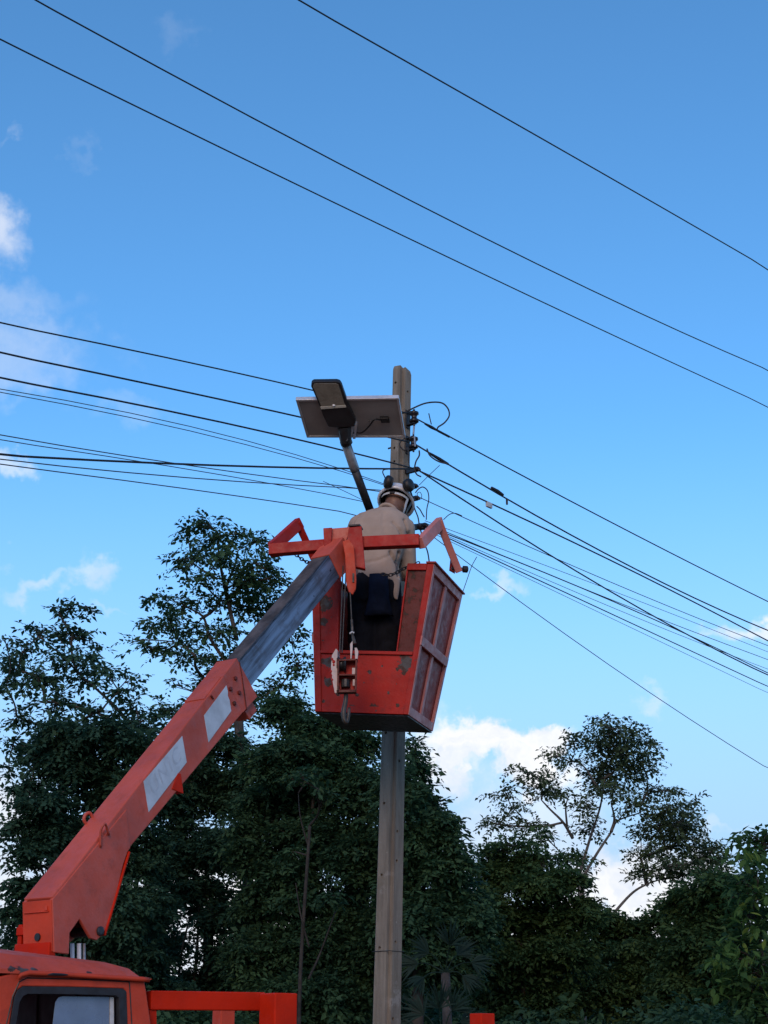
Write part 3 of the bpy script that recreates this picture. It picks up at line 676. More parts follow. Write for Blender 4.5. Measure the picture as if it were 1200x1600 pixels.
# chains
def chain(pts, name, parent, rl=.017, r=.0038):
    pts = spline(pts, 10); L = [0]
    for i in range(1, len(pts)): L.append(L[-1]+(pts[i]-pts[i-1]).length)
    n = max(3, int(L[-1]/(rl*1.45))); m_ = MB()
    for k in range(n):
        s_ = L[-1]*(k+.5)/n; i = max(j for j in range(len(L)) if L[j] <= s_); i = min(i, len(pts)-2)
        f_ = (s_-L[i])/max(1e-6, L[i+1]-L[i]); c = pts[i].lerp(pts[i+1], f_); t = (pts[i+1]-pts[i]).normalized()
        a = t.cross(UP).normalized(); b = t.cross(a); a = (a+b).normalized() if k % 2 else (a-b).normalized()
        m_.tube([c+t*math.cos(2*math.pi*j/12)*rl+a*math.sin(2*math.pi*j/12)*rl*.62 for j in range(13)], r, 6, cap=False)
    return m_.build(name, 'rope', parent)
chain([P(596, 897, 9.86), P(612, 898, 9.87), P(632, 888, 9.87), P(655, 879, 9.88)], 'safety_chain', basket)
chain([P(462, 866, 9.80), P(472, 874, 9.85), P(484, 880, 9.9), P(498, 884, 9.92)], 'safety_chain', basket)

# ------------------------------------------------------------ hook block under the head
HB = 9.56
hb = thing('hook_block', 'small hook block with chipped white cheek hanging in front of the basket', 'hook block', P(540, 1030, HB))
rp = MB(); rp.tube([P(536, 884, HB+.1), P(531, 1020, HB)], .0042, 6); rp.tube([P(541, 884, HB+.1), P(534.5, 1020, HB)], .0042, 6); rp.tube([P(546, 905, HB+.05), P(549, 960, HB+.02), P(550, 985, HB+.02)], .0045, 6)
rp.build('wire_rope', 'rope', hb)
MB().tube([P(549.5, 968, HB+.01), P(551, 992, HB+.01)], .009, 6).build('rope_socket', 'darksteel', hb)
MB().tube([P(546.5, 990, HB-.005), P(550, 987.5, HB-.01), P(553, 989, HB-.005)], .006, 6).build('tie', 'strap', hb)
MB().tube([P(551, 992, HB+.01), P(554, 1006, HB+.01)], [.008, .013], 8).build('rope_wedge', 'steel', hb)
for pts in ([(547, 1006), (551, 1001), (551, 1012), (549, 1031), (547.5, 1029)], [(554, 1012), (557.5, 1012), (560, 1018), (558.5, 1030), (555, 1031)]):
    MB().prism([P(x, y, HB-.01) for x, y in pts], Vector((0, .05, 0))).build('wedge_cheek', 'whitep', hb, .002)
MB().prism([P(x, y, HB-.03) for x, y in [(517, 1042), (518.5, 1024), (525, 1013), (527.5, 1016), (527.5, 1083), (523, 1083), (519, 1062)]], Vector((.012, .09, 0))).build('cheek_plate', 'whitep', hb, .003)
rdm = MB()
for (x, y, r_) in ((519, 1030, .008), (521.5, 1034, .010), (521.5, 1039, .007), (517, 1049, .008), (519, 1062, .007), (518, 1055, .005)):
    MB().ell(P(x, y, HB-.03), Vector((r_, 0, 0)), Vector((0, .006, 0)), Vector((0, 0, r_*1.2)), 8, 5).build('paint_blot', 'red', hb)
fm_ = MB()
for (a, b, wd) in (((528.5, 1031), (528.5, 1083), .012), ((557, 1031), (555.5, 1083), .012), ((527, 1033), (559, 1032), .012), ((527, 1056), (557, 1056), .010), ((526, 1081.5), (556, 1081), .016)):
    fm_.bar(P(*a, HB-.02), P(*b, HB-.02), .06, wd, up=(0, 0, 1) if abs(a[0]-b[0]) > 8 else (1, 0, 0))
fm_.build('block_frame', 'rust_shade', hb, .002)
MB().prism([P(x, y, HB+.02) for x, y in [(530, 1034), (556, 1034), (555, 1080), (529, 1080)]], Vector((0, .02, 0))).build('rear_cheek', 'red', hb)
MB().lathe([(-.03, .045), (-.02, .05), (-.005, .036), (.005, .036), (.02, .05), (.03, .045)], P(533.5, 1038, HB+.0), Vector((1, 0, .0)), 18).build('sheave', 'black', hb)
for (x, y) in ((553, 1049), (554, 1067)): MB().box(P(x, y, HB-.015), (.012, 0, 0), (0, .01, 0), (0, 0, .022)).build('label_plate', 'whitep', hb, .003)
MB().lathe([(0, .03), (.05, .028)], P(540, 1074, HB), UP, 12).build('hook_nut', 'darksteel', hb)
hkp = spline([P(541, 1081, HB), P(540, 1096, HB), P(537, 1112, HB-.01), P(538, 1124, HB-.015), P(541.5, 1129, HB-.01), P(544.5, 1118, HB+.0), P(545.5, 1106, HB+.01)], 5)
MB().tube(hkp, [.017-.009*abs(i/len(hkp)-.35)*1.4 for i in range(len(hkp))], 10).build('hook', 'steel', hb, smooth=True)

# ------------------------------------------------------------ solar street light being fitted
sl_o = thing('solar_street_light', 'grey solar street light with flat panel held up beside the pole top', 'street light', P(575, 785, 10.40))
pA, pB, pC = P(581.5, 806, 10.47), P(554.5, 734, 10.18), P(537, 683, 9.98)
MB().tube([pA, pB], .030, 14).build('lower_tube', 'darksteel', sl_o, smooth=True)
MB().tube([pB, P(552, 727, 10.155), pC], .034, 14).build('upper_tube', 'galv', sl_o, smooth=True)
for o in sl_o.children:
    for p_ in o.data.polygons: p_.use_smooth = len(p_.vertices) == 4
so = MB().tube([P(541, 692, 10.0), P(538, 668, 9.94)], [.040, .048], 14).build('socket', 'black', sl_o)
lampf = lambda px_, py_: P(px_, py_, 9.91-.26*(668-py_)/72)
tn = ((lampf(553, 668)-lampf(486, 597)).cross(lampf(532, 597)-lampf(486, 597))).normalized()
if tn.z < 0: tn = -tn
hd_ = MB(); hd_.prism([lampf(x, y) for x, y in [(486, 604), (486.5, 599), (490, 596.5), (526, 596), (531, 597.5), (534, 602), (545, 634), (549, 642), (556, 657), (554, 667), (530, 668.5), (513, 667), (504, 648), (500, 636)]], tn*.05)
hdo = hd_.build('lamp_head', 'black', sl_o, .006)
MB().prism([lampf(x, y)-tn*.004 for x, y in [(489, 604), (490.5, 600), (494, 599), (525, 598.7), (529, 601), (539.5, 634), (502.5, 636)]], tn*.006).build('lens', 'lens', hdo, .002)
MB().prism([lampf(x, y)-tn*.006 for x, y in [(500.5, 635), (540, 632.5), (541, 636), (501.5, 639)]], tn*.006).build('lens_trim', 'lensedge', hdo, .002)
MB().ell(lampf(521.5, 633)-tn*.006, Vector((.011, 0, 0)), Vector((0, .008, 0)), Vector((0, 0, .008)), 10, 6).build('sensor', 'white', hdo, smooth=True)
# panel
pn_y = lambda py_: 10.10-.34*(683-py_)/60
cs = [P(462, 625, pn_y(625)), P(623, 622, pn_y(622)), P(633.5, 684, pn_y(684)), P(479.5, 684, pn_y(684))]
pnn = (cs[1]-cs[0]).cross(cs[3]-cs[0]).normalized()
if pnn.z < 0: pnn = -pnn
spn_ = MB().prism([c+pnn*.008 for c in cs], pnn*.006).build('solar_panel', 'back', sl_o)
for i in range(4):
    a, b = cs[i], cs[(i+1) % 4]; ins = (sum(cs, Vector())/4-(a+b)/2).normalized()
    MB().hexa([a, b, b+ins*.016, a+ins*.016, a+pnn*.032, b+pnn*.032, b+ins*.016+pnn*.032, a+ins*.016+pnn*.032]).build('panel_frame', 'alu', spn_, .001)
jb = P(601.5, 655, pn_y(655)); MB().box(jb-pnn*.002, (cs[1]-cs[0]).normalized()*.030, (cs[3]-cs[0]).normalized()*.024, pnn*.014).build('junction_box', 'black', spn_, .004)
cab_ = spline([jb-(cs[1]-cs[0]).normalized()*.03-pnn*.006, P(585, 656, pn_y(655)-.02), P(575, 668, pn_y(668)-.02), P(565, 676, pn_y(676)-.03), P(553, 676, 10.03), P(545, 684, 9.96), P(541, 690, 9.95)], 6)
MB().tube(cab_, .006, 6).build('panel_cable', 'black', sl_o, smooth=True)
MB().box(P(577, 657.5, pn_y(657)-.002), Vector((.010, 0, 0)), Vector((0, .003, 0)), UP*.003).build('vent_slot', 'black', spn_)
pb = MB(); pb.bar(P(546, 684, 10.02), P(553, 650, 9.91), .02, .05); pb.bar(P(553, 683, 10.09), P(556, 660, 9.96), .02, .04); pb.build('panel_bracket', 'alu', sl_o, .002)
MB().lathe([(-.014, .043), (.014, .043)], P(541, 691, 10.01), (pA-pC).normalized(), 14).build('pipe_clamp', 'black', sl_o)

# ------------------------------------------------------------ the worker
FZ = Q(0, .5, 0).z
HX, HYb = -.065, 10.27
def ring(c, hw, hd, n=20, ax=Vector((1, 0, 0)), ay=Vector((0, 1, 0)), p=2.4):
    out = []
    for k in range(n):
        t = 2*math.pi*k/n; ct, st_ = math.cos(t), math.sin(t)
        out.append(Vector(c)+ax*hw*math.copysign(abs(ct)**(2/p), ct)+ay*hd*math.copysign(abs(st_)**(2/p), st_))
    return out
def limb(mb, pts, rs, n=14, k=6):
    s = spline(pts, k); m_ = len(s)-1; rr = []
    for i in range(len(s)):
        t = i/m_*(len(rs)-1); j = min(int(t), len(rs)-2); rr.append(rs[j]+(rs[j+1]-rs[j])*(t-j))
    mb.tube(s, rr, n); mb.ell(s[0], Vector((rr[0], 0, 0)), Vector((0, rr[0], 0)), Vector((0, 0, rr[0])), 12, 7); mb.ell(s[-1], Vector((rr[-1], 0, 0)), Vector((0, rr[-1], 0)), Vector((0, 0, rr[-1])), 12, 7)
person = thing('person', 'worker in tan shirt and white helmet with ear muffs, back turned, in the red basket', 'person', (HX, HYb, FZ))
hipz = FZ+.93
SHL, SHR = Vector((-.195, 10.31, 5.125)), Vector((.165, 10.31, 5.105))
ELL, ELR = Vector((-.255, 10.38, 4.86)), Vector((.165, 10.42, 4.81))
WRL, WRR = Vector((-.14, 10.40, 5.05)), Vector((.09, 10.62, 4.86))
NECK = Vector((.02, 10.34, 5.20)); HEAD = P(618, 788, 10.45)
body = MB()
body.loft([ring((HX, HYb, hipz-.06), .15, .10), ring((HX, HYb, hipz+.08), .155, .105), ring((-.04, 10.27, hipz+.25), .145, .10), ring((-.03, 10.29, 5.0), .17, .11), ring((-.02, 10.31, 5.12), .16, .09), ring((0, 10.33, 5.2), .07, .06)])
for s_, kx, fx in ((-1, -.15, -.15), (1, .05, .05)):
    limb(body, [(HX+s_*.085, HYb, hipz), (HX+s_*.10, HYb-.01, FZ+.5), (HX+s_*.11, HYb+.01, FZ+.09)], [.085, .058, .042])
    limb(body, [(HX+s_*.11, HYb, FZ+.05), (HX+s_*.12, HYb+.14, FZ+.035)], [.04, .032])
limb(body, [SHL, ELL, WRL], [.052, .04, .028]); limb(body, [SHR, ELR, WRR], [.052, .04, .028])
limb(body, [NECK-UP*.05, NECK.lerp(HEAD, .5), HEAD], [.062, .056, .06])
hf = (Vector((.15, .85, -.5))).normalized(); hu = (Vector((.20, .52, .83))).normalized(); hr = hf.cross(hu).normalized(); hu = hr.cross(hf).normalized()
body.ell(HEAD, hr*.076, hf*.096, hu*.115, 20, 14)
body.ell(HEAD+hf*.05-hu*.06, hr*.055, hf*.05, hu*.055); body.ell(HEAD+hf*.098-hu*.015, hr*.014, hf*.018, hu*.024, 8, 6)
body.ell(HEAD+hf*.085-hu*.055, hr*.026, hf*.014, hu*.01, 8, 6)
for s_ in (-1, 1):
    body.ell(HEAD+hr*s_*.078-hf*.005-hu*.012, hr*.012, hf*.018, hu*.032, 8, 6); body.ell(HEAD+hf*.088+hr*s_*.03+hu*.015, hr*.013, hf*.01, hu*.008, 8, 6)
def hand(W_, fwd, lat, palm):
    fwd, lat, palm = Vector(fwd).normalized(), Vector(lat).normalized(), Vector(palm).normalized()
    body.ell(W_+fwd*.05, lat*.042, fwd*.055, palm*.019, 12, 8)
    for k, ln in enumerate((.068, .078, .073, .058)):
        b_ = W_+fwd*.088+lat*(.030-.020*k); m1 = b_+fwd*ln*.42+palm*ln*.12; m2 = m1+fwd*ln*.16+palm*ln*.34; m3 = m2-fwd*ln*.12+palm*ln*.26
        limb(body, [b_, m1, m2, m3], [.0105, .0095, .0085, .0075], 8, 3)
    b_ = W_+fwd*.025+lat*.038; limb(body, [b_, b_+lat*.025+fwd*.03+palm*.012, b_+lat*.018+fwd*.058+palm*.03], [.013, .0115, .009], 8, 3)
hand(WRL, (.25, .45, .4), (.3, -.2, .9), (.9, .1, -.3)); hand(WRR, (.0, .9, .35), (-.9, 0, .2), (-.2, .3, -.9))
bod = remeshed(body, 'body', 'skin', person, .0075, 3)
shirt = MB()
shirt.loft([ring((-.045, 10.25, 4.66), .145, .125), ring((-.04, 10.25, 4.71), .150, .130), ring((-.04, 10.26, 4.80), .148, .132), ring((-.035, 10.27, 4.93), .178, .142), ring((-.03, 10.285, 5.05), .222, .148), ring((-.025, 10.30, 5.12), .212, .135), ring((-.012, 10.315, 5.185), .165, .112), ring((0, 10.33, 5.222), .105, .085), ring((.012, 10.345, 5.243), .068, .064)])
limb(shirt, [SHL+Vector((.02, 0, -.02)), ELL, WRL.lerp(ELL, .15)], [.082, .066, .046]); limb(shirt, [SHR+Vector((-.02, 0, -.02)), ELR, WRR.lerp(ELR, .15)], [.076, .062, .046])
limb(shirt, [(-.14, 10.30, 5.13), (.11, 10.30, 5.12)], [.075, .08])
# shirt tail hanging lower on the right
shirt.loft([ring((.035, 10.20, 4.70), .080, .05), ring((.055, 10.185, 4.62), .055, .024), ring((.088, 10.17, 4.52), .014, .012)])
sho = remeshed(shirt, 'shirt', 'shirt', person, .008, 7, (.013, .16))
crease(sho, [([(633, 808), (638, 824), (640, 846)], .028, .011), ([(614, 816), (624, 828), (630, 842)], .014, .010), ([(560, 798), (553, 808), (549, 824)], .012, .009), ([(610, 864), (618, 876), (625, 888)], .022, .010), ([(600, 800), (598, 820), (604, 842)], .006, .014), ([(572, 880), (590, 878), (612, 868)], .007, .012), ([(624, 862), (622, 880), (623, 900)], .028, .010)])
fo_ = MB()
for pts, r_ in (([(638, 812), (634, 826), (636, 838), (640, 850)], .010), ([(552, 800), (547, 812), (546, 824)], .009), ([(616, 828), (626, 838), (628, 845)], .006)):
    pass
col_ = MB()
cn = (HEAD-NECK).normalized()
cc = NECK+cn*.02-Vector((0, .012, 0)); ca_ = cn.orthogonal().normalized(); cb_ = cn.cross(ca_)
col_.tube([cc+ca_*math.cos(2*math.pi*k/20)*.069+cb_*math.sin(2*math.pi*k/20)*.069 for k in range(21)], .013, 8, cap=False); col_.build('collar', 'shirt', sho, smooth=True)
tr = MB()
tr.loft([ring((HX, HYb-.01, hipz-.10), .178, .125), ring((HX, HYb-.01, hipz+.02), .190, .13), ring((-.045, 10.25, 4.74), .140, .122)])
for s_ in (-1, 1): limb(tr, [(HX+s_*.085, HYb, hipz-.03), (HX+s_*.085, HYb-.015, FZ+.48), (HX+s_*.085, HYb, FZ+.10)], [.110, .094, .082])
remeshed(tr, 'trousers', 'trouser', person, .013, 4, (.02, .12))
bt = MB()
for s_ in (-1, 1):
    limb(bt, [(HX+s_*.10, HYb-.035, FZ+.055), (HX+s_*.115, HYb+.06, FZ+.055), (HX+s_*.12, HYb+.17, FZ+.045)], [.052, .052, .042]); bt.tube([(HX+s_*.11, HYb, FZ+.06), (HX+s_*.11, HYb, FZ+.17)], .058, 14)
remeshed(bt, 'boots', 'rubber', person, .012, 3)
ha = MB(); ha.ell(HEAD-hf*.006+hu*.042, hr*.081, hf*.098, hu*.080, 20, 14); ha.build('hair', 'hair', person, smooth=True)
# helmet: shell, harness, raised ear muffs
HC = HEAD+hu*.030; hs = MB(); rings = []; nseg = 28
for i in range(9):
    ph = i/8*math.pi/2*.97
    rings.append([HC+(hr*.126*math.cos(2*math.pi*k/nseg)+hf*.146*math.sin(2*math.pi*k/nseg))*math.cos(ph)+hu*(.125*math.sin(ph)-.0) for k in range(nseg)])
outer_r = [[p for p in r] for r in rings]
inner_r = [[HC+(p-HC)*.945 for p in r] for r in rings]
brim = [HC+(p-HC)*1.10-hu*.012 for p in rings[0]]; brin = [HC+(p-HC)*.96-hu*.022 for p in rings[0]]
hs.loft(list(reversed(inner_r))+[brin, brim]+outer_r, cap=True)
heo_ = hs.build('helmet', 'white', person, smooth=True)
MB().loft([[HC+(p-HC)*.925+hu*.004 for p in r] for r in rings[:6]], cap=False).build('helmet_liner', 'black', heo_, smooth=True)
def hp(th, rr, h): return HC+(hr*.126*math.cos(th)+hf*.146*math.sin(th))*rr+hu*h
stp = MB()
A0 = -math.pi/2
def strip(mb, pts, nrm, wd, th=.003):
    for i in range(len(pts)-1):
        t = (pts[i+1]-pts[i]); sdv = t.cross(nrm(pts[i])).normalized()*wd/2; n_ = nrm(pts[i])*th; sd2 = (pts[i+1]-pts[i]).cross(nrm(pts[i+1])).normalized()*wd/2; n2 = nrm(pts[i+1])*th
        mb.hexa([pts[i]-sdv, pts[i]+sdv, pts[i]+sdv+n_, pts[i]-sdv+n_, pts[i+1]-sd2, pts[i+1]+sd2, pts[i+1]+sd2+n2, pts[i+1]-sd2+n2])
nr = lambda p: ((p-HC)-hu*(p-HC).dot(hu)).normalized()
strip(stp, [hp(A0-1.0+2.2*k/14, .86, -.030-.020*math.sin(math.pi*k/14)) for k in range(15)], nr, .022)
stp.build('harness_band', 'strap', heo_, .002)
MB().box(hp(A0, .90, -.052), hr*.018, nr(hp(A0, .9, 0))*.006, hu*.010).build('ratchet', 'black', heo_, .003)
cs_ = MB(); strip(cs_, spline([hp(A0+1.1, .88, -.04), hp(A0+1.15, .80, -.09), hp(A0+1.3, .72, -.135), hp(A0+1.7, .5, -.17)], 4), nr, .018); cs_.build('chin_strap', 'strap', heo_)
cs_ = MB(); strip(cs_, spline([hp(A0+1.45, .95, -.03), hp(A0+1.45, .86, -.09), hp(A0+1.6, .74, -.14)], 4), nr, .022); cs_.build('chin_strap', 'black', heo_); cs_ = MB(); strip(cs_, spline([hp(A0-1.3, .95, -.03), hp(A0-1.35, .82, -.09), hp(A0-1.5, .7, -.13)], 4), nr, .022); cs_.build('chin_strap', 'black', heo_)
for (px_, py_, dx) in ((606, 753, -1), (639, 758, 1)):
    c = P(px_, py_, HC.y-.150 if dx > 0 else HC.y-.135); ax = (c-HC-hu*.02); ax = (ax-hf*ax.dot(hf)).normalized()
    em = MB().lathe([(-.020, .036), (-.015, .047), (.003, .050), (.018, .044), (.027, .026), (.029, .004)], c, (ax*.8+hr*dx*.25-hf*.5).normalized(), 18)
    eo = em.build('ear_muff', 'black', heo_, smooth=True)
    MB().tube([hp(0 if dx > 0 else math.pi, 1.0, .015), c+hu*-.01, c], .006, 6).build('muff_arm', 'darksteel', eo)
    MB().lathe([(-.034, .030), (-.030, .040), (-.020, .042), (-.018, .030)], c, (ax*.8+hr*dx*.25-hf*.5).normalized(), 18).build('muff_cushion', 'rubber', eo, smooth=True)
# pouch on the belt
pc = MB(); rings = []
for k, (y, x0, x1, d) in enumerate([(897, 577, 606, .02), (915, 576, 607, .035), (935, 575.5, 608, .045), (955, 571, 612, .05), (962, 568, 615, .045)]):
    a, b = P(x0, y, 10.105), P(x1, y, 10.105); c = (a+b)/2; hw = (b.x-a.x)/2
    rings.append([c+Vector((hw*math.cos(2*math.pi*j/20)*(1+.05*math.sin(5*j)), -d*math.sin(2*math.pi*j/20)*(1+.2*math.sin(3.1*j)), .006*math.sin(j*2.2)*(k > 2))) for j in range(20)])
pc.loft(rings); po = pc.build('tool_pouch', 'navy', None, smooth=True, origin=P(590, 900, 10.1))
tag(po, 'navy cloth pouch hanging from the back of the worker\'s belt', 'pouch')

# ------------------------------------------------------------ wires
def wire(label, r, pts, through, dirv=TL, lo=None, hi=None, ext=26, name='overhead_wire', extras=None, group=None, m='wire'):
    """pixels of the wire -> points in the upright plane of the line; the sag is fitted and the wire runs on past the frame"""
    n = Vector((dirv.y, -dirv.x, 0)); q = [PP(x, y, through, n) for x, y in pts]; r *= .78
    if r < .0042: m = 'thinwire'
    s = np.array([(p-through).dot(dirv) for p in q]); z = np.array([p.z for p in q])
    co = np.polyfit(s, z, min(2, len(s)-1))
    a = s.min()-(ext if lo is None else lo); b = s.max()+(ext if hi is None else hi)
    S = np.linspace(a, b, 60)
    def zz(v):
        if v < s.min(): return np.polyval(co, s.min())+np.polyval(np.polyder(co), s.min())*(v-s.min())*(1 if len(co) < 3 else .8)
        if v > s.max(): return np.polyval(co, s.max())+np.polyval(np.polyder(co), s.max())*(v-s.max())*.5
        return np.polyval(co, v)
    p3 = [through+dirv*float(v)+Vector((0, 0, float(zz(v))-through.z)) for v in S]
    o = MB().tube(p3, r, 6).build(name, m, None, smooth=True, origin=p3[30])
    return tag(o, label, 'wire', group)
c_ = paxis(ptop.z); hv = lambda off: c_+QL*off
qa = PP(465, 0, Vector((0, 0, 9)), UP)
for (lab, pts, r) in (('uppermost of the three high wires crossing the sky, at top right', [(465, 0), (835, 210), (1200, 420)], .0085),
                      ('middle of the three high wires crossing the sky from corner to corner', [(55, 0), (600, 292), (1200, 578)], .0085),
                      ('lowest of the three high wires crossing the sky, entering at the left edge', [(0, 62), (600, 354), (1200, 635)], .0085)):
    d0 = ray(*pts[0]); q0_ = EYE+d0*((9.1-1.6)/d0.z)
    wire(lab, r, pts, q0_, group='high voltage wires across the sky')
pin = INS[0].copy()
L = 'low voltage wires meeting at the pole'
wl = [('topmost wire from the left edge to the pole, ending behind the lamp head', [(0, 507), (240, 550), (485, 613), (640, 645)], .0062, INS[0], None, 0),
      ('second wire down at the left edge, passing behind the solar panel', [(0, 553), (240, 598), (470, 655), (640, 690)], .0075, INS[1], None, 0),
      ('third wire down at the left edge, crossing the lamp tube', [(0, 591), (300, 650), (610, 722), (645, 732)], .0075, C0, None, 0),
      ('thin upper wire of the close pair below the three left wires', [(0, 608), (300, 667), (590, 752)], .0034, C1, None, .12),
      ('thin lower wire of the close pair below the three left wires', [(0, 613), (300, 674), (590, 754)], .0034, C1, None, .12),
      ('thin drooping wire starting above the thick level wire at the left edge', [(0, 680), (300, 728), (590, 766)], .0042, C2, None, .1),
      ('thin wire just under its drooping twin, crossing the thick level wire', [(0, 688), (250, 726), (568, 783)], .0036, C2, None, .06),
      ('thick nearly level wire from the left edge to the pole', [(0, 711), (300, 726), (600, 732), (640, 733)], .0088, C0, None, 0),
      ('thin wire below the thick level wire, reaching the helmet', [(0, 718), (300, 747), (595, 764)], .0046, C2, None, .1),
      ('lowest thin wire at the left, running to behind the worker\'s shoulder', [(0, 726), (300, 765), (544, 801)], .0044, C3, None, .4),
      ('topmost wire to the right of the pole, from the upper insulator', [(649, 653), (690, 676), (930, 803), (1200, 940)], .0070, INS[0], 0, None),
      ('thick wire from the second insulator to the right edge, with a splice', [(648, 694), (790, 778), (1000, 893), (1200, 985)], .0082, INS[1], 0, None),
      ('twisted wire carrying a grey tag, third down from the pole on the right', [(656, 735), (780, 795), (1000, 897), (1200, 1002)], .0082, C0, 0, None),
      ('steepest thick wire on the right, dropping across the others', [(655, 737), (720, 776), (900, 893), (1200, 1055)], .0078, C0, 0, None),
      ('thin wire leaving the helmet clamp to the right edge', [(655, 778), (710, 802), (873, 872), (1060, 956), (1200, 1008)], .0042, C2, 0, None),
      ('upper wire of the low right-hand bundle from the spreader arm', [(664, 816), (700, 833), (873, 905), (1060, 977), (1200, 1031)], .0040, C3, 0, None),
      ('middle wire of the low right-hand bundle', [(664, 819), (700, 836), (873, 907), (1060, 982), (1200, 1053)], .0060, C3, 0, None),
      ('lowest wire of the low right-hand bundle', [(664, 823), (700, 840), (752, 867), (920, 942), (1200, 1073)], .0058, C3, 0, None),
      ('thin drop wire falling to the lower right, over the white cloud', [(664, 826), (700, 860), (940, 1030), (1200, 1201)], .0040, C3, 0, None)]
wl += [('fine upper strand of the right-hand bundle, just above its neighbours', [(664, 813), (705, 829), (880, 895), (1060, 962), (1200, 1019)], .0030, C3, 0, None),
       ('fine strand twisted along the middle of the low right-hand bundle', [(664, 820), (715, 846), (880, 918), (1060, 990), (1200, 1046)], .0030, C3, 0, None),
       ('fine strand hanging just below the lowest bundle wire', [(664, 825), (710, 852), (900, 939), (1200, 1083)], .0028, C3, 0, None),
       ('fine slanting strand behind the lamp tube, left of the helmet', [(505, 752), (535, 766), (568, 782)], .0028, C2, 0, .05)]
for (lab, pts, r, th, lo_, hi_) in wl:
    dv = TL
    if 'drop wire' in lab: dv = Vector((.75, .66, 0)).normalized()
    o = wire(lab, r, pts, th, dv, lo=lo_, hi=hi_, group=L)
    if 'grey tag' in lab:
        q = PP(764, 787, th, QL); MB().box(q-UP*.012, TL*.035, QL*.01, UP*.022).build('tag', 'strap', o, .003, frame=Matrix.Translation(W[o].translation))
    if 'topmost wire to the right' in lab:
        MB().tube([PP(664, 662, th, QL), PP(674, 667.5, th, QL), PP(684, 673, th, QL)], [.008, .013, .008], 8).build('wire_tie', 'wire', o)
        MB().tube([PP(684, 673, th, QL), PP(702, 682.5, th, QL)], .0095, 8).build('wire_tie', 'wire', o)
    if 'a splice' in lab:
        MB().tube([PP(672, 708.5, th, QL), PP(686, 717, th, QL), PP(700, 725, th, QL)], [.009, .014, .010], 8).build('wire_tie', 'wire', o)
        q1_, q2_ = PP(768, 762, th, QL), PP(786, 773.5, th, QL); MB().tube([q1_, q1_.lerp(q2_, .5), q2_], [.011, .017, .011], 8).build('splice_sleeve', 'wire', o)
        q = PP(792, 783, th, QL); MB().tube([q+UP*.018, q-UP*.03], .009, 6).build('splice_tail', 'wire', o)
def jumper(label, pts, r, Y=10.92, m='wire', name='jumper_wire'):
    p3 = spline([P(p[0], p[1], p[2] if len(p) > 2 else Y) for p in pts], 8)
    o = MB().tube(p3, r, 6).build(name, m, None, smooth=True, origin=p3[0]); return tag(o, label, 'wire', 'short jumper wires at the pole')
jumper('black loop of wire arching over the upper insulator', [(622, 645), (632, 645), (641, 640), (665, 630), (688, 629), (699, 637), (702, 649), (695, 660), (685, 667), (683, 671)], .0062)
jumper('drooping loop of wire beside the lower insulator', [(667, 701), (672, 712), (685, 721), (700, 725)], .0058)
jumper('short wire curving down from the lower insulator to the clamp', [(655, 704), (655, 712), (650, 721), (648, 732), (651, 741), (658, 745)], .0058)
jumper('curly wire behind the solar panel corner', [(633, 684), (626, 690), (625, 697), (632, 704), (637, 700), (638, 715), (640, 730)], .0050)
jumper('short loose wire above the helmet, left of the pole', [(606, 733), (600, 734), (598, 738), (601, 745), (604, 752)], .0048)
jumper('stiff stub of wire sticking up beside the upper insulator', [(670, 646), (672, 655), (674, 663)], .0042)
jumper('tall loop of thin wire right of the helmet', [(649, 770), (654, 764), (661, 761), (668, 767), (670, 780), (667, 795), (666, 812)], .0046)
jumper('wavy wire hanging from the clamp to the gloved knob', [(645, 783), (648, 795), (653, 808), (655, 820)], .0050)
jumper('short dark offcut of wire between the hanging loops', [(651, 791), (656, 796), (660, 803), (663, 808)], .0048)
jumper('thin stray strand rising right of the second insulator', [(655, 758), (668, 745), (687, 727)], .0026)
jumper('thin curl of strand near the small clamp', [(653, 777), (652, 771), (656, 769), (659, 774), (658, 780)], .0026)
jumper('wire tail hanging between pole and spreader arm', [(656, 824), (662, 846), (668, 862), (671, 880)], .0052)
jumper('thin hanging strand in front of the lower right sky', [(745, 870), (737, 885), (730, 905), (723, 925)], .0030)
jumper('thin broken strand crossing above the spreader arm', [(693, 812), (702, 804), (711, 802), (722, 806)], .0034)

# ------------------------------------------------------------ trees and undergrowth
def leaf_mesh(name, pos, ax, nr_, Ln, Wd, m, parent, kind='stuff'):
    n = len(pos); sd_ = np.cross(nr_, ax); sd_ /= np.linalg.norm(sd_, axis=1)[:, None]+1e-9
    nn = np.cross(ax, sd_)
    V = np.empty((n, 4, 3)); L_ = Ln[:, None]; W_ = Wd[:, None]
    V[:, 0] = pos; V[:, 1] = pos+ax*L_*.45+sd_*W_*.5+nn*W_*.12; V[:, 2] = pos+ax*L_-nn*L_*.12; V[:, 3] = pos+ax*L_*.45-sd_*W_*.5+nn*W_*.12
    if parent is not None: V -= np.array(W[parent].translation)
    F = np.array([[0, 1, 2], [0, 2, 3]])[None]+4*np.arange(n)[:, None, None]
    me = bpy.data.meshes.new(name); me.vertices.add(4*n); me.vertices.foreach_set('co', V.ravel())
    me.loops.add(6*n); me.loops.foreach_set('vertex_index', F.ravel().astype(np.int32))
    me.polygons.add(2*n); me.polygons.foreach_set('loop_start', np.arange(0, 6*n, 3, dtype=np.int32)); me.polygons.foreach_set('loop_total', np.full(2*n, 3, np.int32))
    me.update(); me.validate(); me.materials.append(M[m])
    o = bpy.data.objects.new(name, me); COL.objects.link(o)
    if parent is not None: o.parent = parent; W[o] = W[parent].copy()
    else: W[o] = Matrix()
    if kind: o['kind'] = kind
    return o
def unit(v): return v/(np.linalg.norm(v, axis=-1, keepdims=True)+1e-9)
